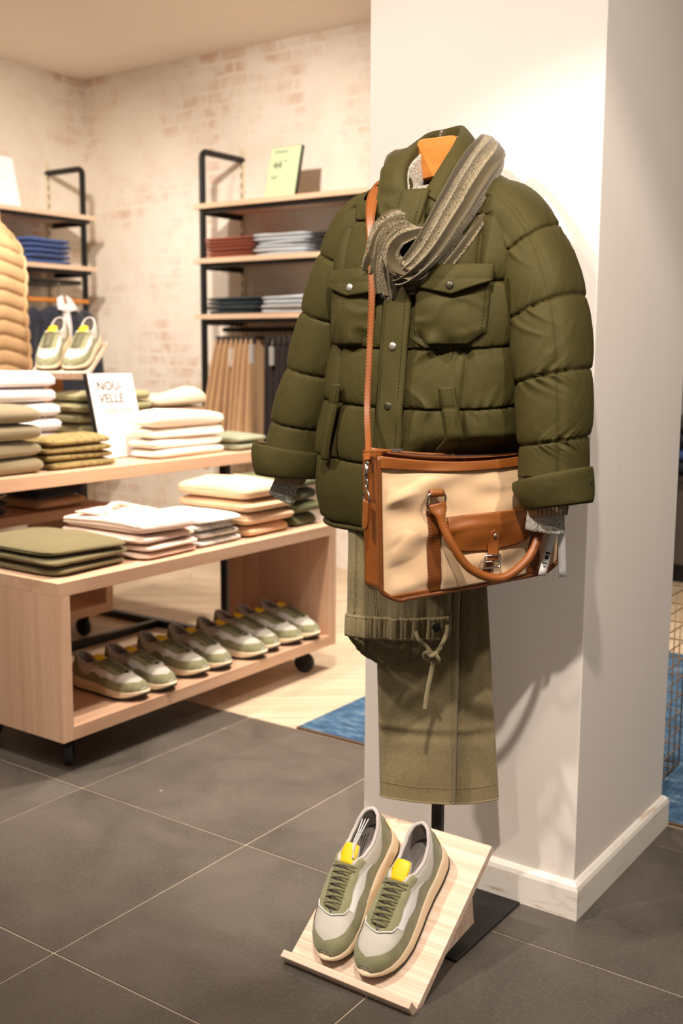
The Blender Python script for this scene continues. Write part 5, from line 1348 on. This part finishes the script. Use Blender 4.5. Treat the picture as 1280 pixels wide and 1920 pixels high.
# ------------------------------------------------------------------ hanging garments on the walls
m_hpl = plain('grey_clip_plastic', srgb(70, 66, 62), .4)
def hung_trousers(x, yc, ztop, zbot, d0, d1, mat, seed, tagged, label, group, rz=0, fan=0):
    e = empty('hanging_trousers', (x, yc, zbot), 0, label, 'trousers', group); nz = Noise(seed, 8)
    def fn(u, v):
        a = 2*math.pi*u; dd = d0+(d1-d0)*v**.8; t = .006+.004*v
        c, s_ = math.cos(a), math.sin(a); yy = dd*math.copysign(abs(c)**.7, c); xx = t*math.copysign(abs(s_)**.7, s_)
        w = .012*math.sin(yy*38+v*2)*v+.0025*nz((yy*20, v*6, 0))*v
        return (xx+w+rz*yy+fan*v, yy, (ztop-zbot)*(1-v)+.012*nz((yy*9, 0, 3))*v)
    b = gobj('cloth', fn, 48, 30, mat, e, cu=True)
    mb = MB(); mb.box(-.006, .006, -d0*.9, d0*.9, ztop-zbot+.006, ztop-zbot+.018, .001)
    for s_ in (-.75, .75): mb.box(-.010, .010, s_*d0-.014, s_*d0+.014, ztop-zbot-.022, ztop-zbot+.016, .002)
    P = [(0, 0, ztop-zbot+.016), (0, 0, 1.33-zbot-.035)]+[(0, .018*math.sin(a), 1.33-zbot+.016-.0+.0-.018*math.cos(a)+.0) for a in np.linspace(-.4, 0, 2)]
    P = [(0, .0, ztop-zbot+.016), (0, 0.004, 1.33-zbot-.030), (0, .016, 1.33-zbot-.012), (0, .017, 1.33-zbot+.006), (0, 0, 1.33-zbot+.0165), (0, -.015, 1.33-zbot+.006)]
    mb.tube(spline(P, 16), .0022, 6); mb.build('clip_hanger', m_hpl, e)
    if tagged:
        y0 = -d0*.9-.018; mb = MB(); mb.box(.012, .014, y0-.020, y0+.018, ztop-zbot-tagged-.10, ztop-zbot-tagged, .0005); mb.tube([(.013, y0, ztop-zbot-tagged), (.008, y0+.01, ztop-zbot-.01)], .001, 4); mb.build('swing_tag', m_tag, e)
    return e
c_tan = cloth('tan_corduroy', srgb(208, 168, 124), .9, 500, .5, .1, 12, wr=.3); c_dbrown = cloth('dark_brown_corduroy', srgb(58, 42, 38), .9, 500, .5, .1, 12); c_rustc = cloth('caramel_canvas', srgb(190, 122, 66), .9, 500, .4, .1, 10, wr=.3)
for i in range(8):
    hung_trousers(-4.105+.036*i, 4.665, 1.275, .60+.01*math.sin(i*2), .095, .215+.016*math.sin(i*1.3), c_tan, 10+i, (.05 if i == 3 else .0) or (.03 if i == 7 else 0), 'tan trousers hanging from the rail, %s from the left of the row' % ORD[i], 'tan trousers on the rail', .02, (i-3.5)*.014)
for i in range(6):
    hung_trousers(-3.735+.040*i, 4.665, 1.275, .60, .115, .135, c_dbrown, 30+i, .04 if i == 1 else 0, 'dark brown trousers hanging from the rail, %s from the left' % ORD[i], 'dark brown trousers on the rail', .03)
for i in range(2):
    hung_trousers(-3.47+.05*i, 4.655, 1.275, .66, .120, .165, c_rustc, 40+i, .05 if i == 0 else 0, 'caramel trousers hanging beside the jacket sleeve, %s from the left' % ORD[i], 'caramel trousers on the rail', .0)
# navy blazer over a white shirt, on a wooden hanger below the corner shelf
c_blz = cloth('navy_wool', srgb(30, 34, 48), .9, 600, .4, .1, 14)
BYC, BXC = 4.245, -5.03
def gar_pt(th, z, zs, ws, dsn, cx_, cy_, n=2.4):
    w_, d_ = interp(z, zs, ws), interp(z, zs, dsn); s_, c_ = math.sin(th), math.cos(th)
    return np.array((cx_+d_*math.copysign(abs(c_)**(2/n), c_), cy_+w_*math.copysign(abs(s_)**(2/n), s_), z))
bl = empty('navy_blazer', (BXC, BYC, .72), 0, 'navy blazer hanging in the corner behind the raised sneakers', 'blazer')
zb = [.72, .95, 1.20, 1.36, 1.415, 1.44, 1.462]; wb = [.235, .225, .215, .215, .185, .12, .065]; db = [.085, .08, .08, .075, .065, .055, .045]
nzz = Noise(8, 8)
child(gobj('body', lambda u, v: gar_pt(2*math.pi*u, .72+.742*v, zb, wb, db, BXC, BYC)*1.0+np.array((.006*nzz((u*30, v*6, 0)), 0, 0)), 64, 40, c_blz, None, cu=True), bl)
for s_ in (-1, 1):
    P = spline([(BXC, BYC+s_*.16, 1.40), (BXC, BYC+s_*.215, 1.36), (BXC+.01, BYC+s_*.250, 1.15), (BXC+.03, BYC+s_*.270, .80)], 30)
    mb = MB(); mb.tube(P, np.linspace(.062, .048, 30), 14); child(mb.build('sleeve', c_blz), bl)
    def lap(u, v):
        z = 1.475-.34*v; y = BYC+s_*(.030+.055*math.sin(math.pi*min(1, v*1.1+.10))*u+.03*(1-v)*u*.6-.02*v); return (BXC+.052+.036*min(1, v*2.2)+.006*u, y, z-.02*u)
    child(gobj('lapel', lap, 8, 20, c_blz, None, thick=.006), bl)
ws_ = empty('white_shirt', (BXC, BYC, 1.2), 0, 'white shirt collar showing inside the navy blazer', 'shirt')
def ins_(u, v): z = 1.475-.30*v; hw = .042*(1-v*.85)+.002; return (BXC+.050+.034*min(1, v*2.2), BYC+hw*(2*u-1), z)
child(gobj('shirt_front', ins_, 8, 14, c_white, None, thick=.004), ws_)
for s_ in (-1, 1):
    def cw(u, v): return (BXC+.05+.030*v, BYC+s_*(.012+.040*u+.020*v*u), 1.525-.020*u-.095*v*(1-.35*u))
    child(gobj('collar_wing', cw, 8, 10, c_white, None, thick=.005), ws_)
whg = empty('wooden_hanger', (BXC, BYC, 1.48), 0, 'orange wooden hanger bar above the navy blazer', 'hanger')
mb = MB(); mb.box(BXC-.012, BXC+.012, BYC-.215, BYC+.225, 1.484, 1.510, .006); child(mb.build('hanger_bar', m_hang), whg)
mb = MB(); mb.tube(spline([(BXC, BYC, 1.50), (BXC, BYC, 1.555), (BXC+.015, BYC, 1.585), (BXC, BYC, 1.598), (BXC-.02, BYC, 1.588)], 16), .0025, 6); child(mb.build('hook', m_steel), whg)
# tan puffer vest on a bust form at the picture edge
c_vest = plain('tan_puffer_nylon', srgb(214, 176, 130), .55, vary=.06, vs=14)
VX, VY = -4.60, 3.405
vs_ = empty('puffer_vest', (VX, VY, 1.02), 0, 'tan quilted puffer vest on a form at the left picture edge', 'vest')
zv = [1.02, 1.15, 1.35, 1.55, 1.68, 1.76, 1.80, 1.84, 1.90]; wv_ = [.225, .225, .225, .222, .205, .165, .105, .082, .080]; dv_ = [.14, .145, .145, .14, .125, .105, .085, .078, .075]
vseam = [1.00+.072*k for k in range(13)]
def vest(u, v):
    th = 2*math.pi*u; z = 1.02+.87*v; p = gar_pt(th, z, zv, wv_, dv_, VX, VY, 2.2); zz = z+.05*math.sin(th)*math.cos(th*.5)
    pf = puff(zz, vseam, .016)[0]; d = np.array((math.cos(th), math.sin(th), 0)); return p+d*(pf+.003*nzz((th*12, z*14, 0)))
child(gobj('body', vest, 110, 140, c_vest, None, cu=True), vs_)
mb = MB(); P = [vest(k/60, .0) for k in range(60)]; V, F = sweep(P, .008, 8, False, closed=True); mb.add(V, F); child(mb.build('hem', c_vest), vs_)
P = [vest(1/8+.02*math.sin(k/6), k/59) for k in range(60)]; mb = MB(); mb.tube(np.array(P)+np.array((.006, .006, 0)), .008, 6, True, 1, .5); child(mb.build('armhole_binding', c_vest), vs_)
bf = empty('bust_stand', (VX, VY, 0), 0, 'slim stand holding the tan puffer vest', 'stand')
mb = MB(); mb.tube([(VX, VY, .02), (VX, VY, 1.80)], .016, 10); child(mb.build('pole', m_black), bf)
mb = MB(); mb.tube([(VX, VY, .0005), (VX, VY, .012), (VX, VY, .02)], [.17, .17, .02], 28); child(mb.build('base', m_black), bf)
# ------------------------------------------------------------------ right edge: wire basket and far counter
m_brass = plain('brass_wire', srgb(186, 150, 108), .4, .5)
wbk = empty('wire_basket', (-1.16, 2.9, 0), 0, 'brass wire grid basket on the blue rug behind the pillar', 'basket')
X0, X1, Y0, Y1, Z0, Z1 = -1.36, -.945, 2.72, 3.066, .012, .545
def wires(name, segs):
    mb = MB()
    for a, b in segs: mb.tube([a, b], .0019, 6)
    tag(child(mb.build(name, m_brass), wbk), kind='stuff')
zs_ = np.linspace(Z0, Z1, 11); ys_ = np.linspace(Y0, Y1, 8); xs_ = np.linspace(X0, X1, 9)
for x, nm in ((X1, 'side_grid'), (X0, 'side_grid')): wires(nm, [((x, Y0, z), (x, Y1, z)) for z in zs_]+[((x, y, Z0), (x, y, Z1)) for y in ys_])
for y, nm in ((Y0, 'end_grid'), (Y1, 'end_grid')): wires(nm, [((X0, y, z), (X1, y, z)) for z in zs_]+[((x, y, Z0), (x, y, Z1)) for x in xs_])
wires('base_grid', [((X0, y, Z0), (X1, y, Z0)) for y in ys_]+[((x, Y0, Z0), (x, Y1, Z0)) for x in xs_])
fc = empty('far_counter', (-1.9, 5.9, 0), 0, 'grey counter with black plinth seen past the right pillar edge', 'counter')
mb = MB(); mb.box(-2.6, -1.0, 5.62, 6.1, .10, .54, .003); child(mb.build('cabinet', plain('grey_laminate', srgb(92, 82, 74), .6)), fc)
mb = MB(); mb.box(-2.58, -1.02, 5.65, 6.1, 0, .099, .002); child(mb.build('plinth', m_black), fc)
mb = MB(); mb.box(-2.62, -.98, 5.60, 6.12, .5405, .57, .003); child(mb.build('worktop', plain('dark_worktop', srgb(60, 54, 50), .5)), fc)
stack('folded_jeans', 'folded dark jeans on the far grey counter', 'jeans', 5.65, -2.0, -1.6, .570, .32, 4, .075, c_teal, 2, 61, .006, .03, 'Y', mats=[c_navy, c_denim, c_navy, c_char])
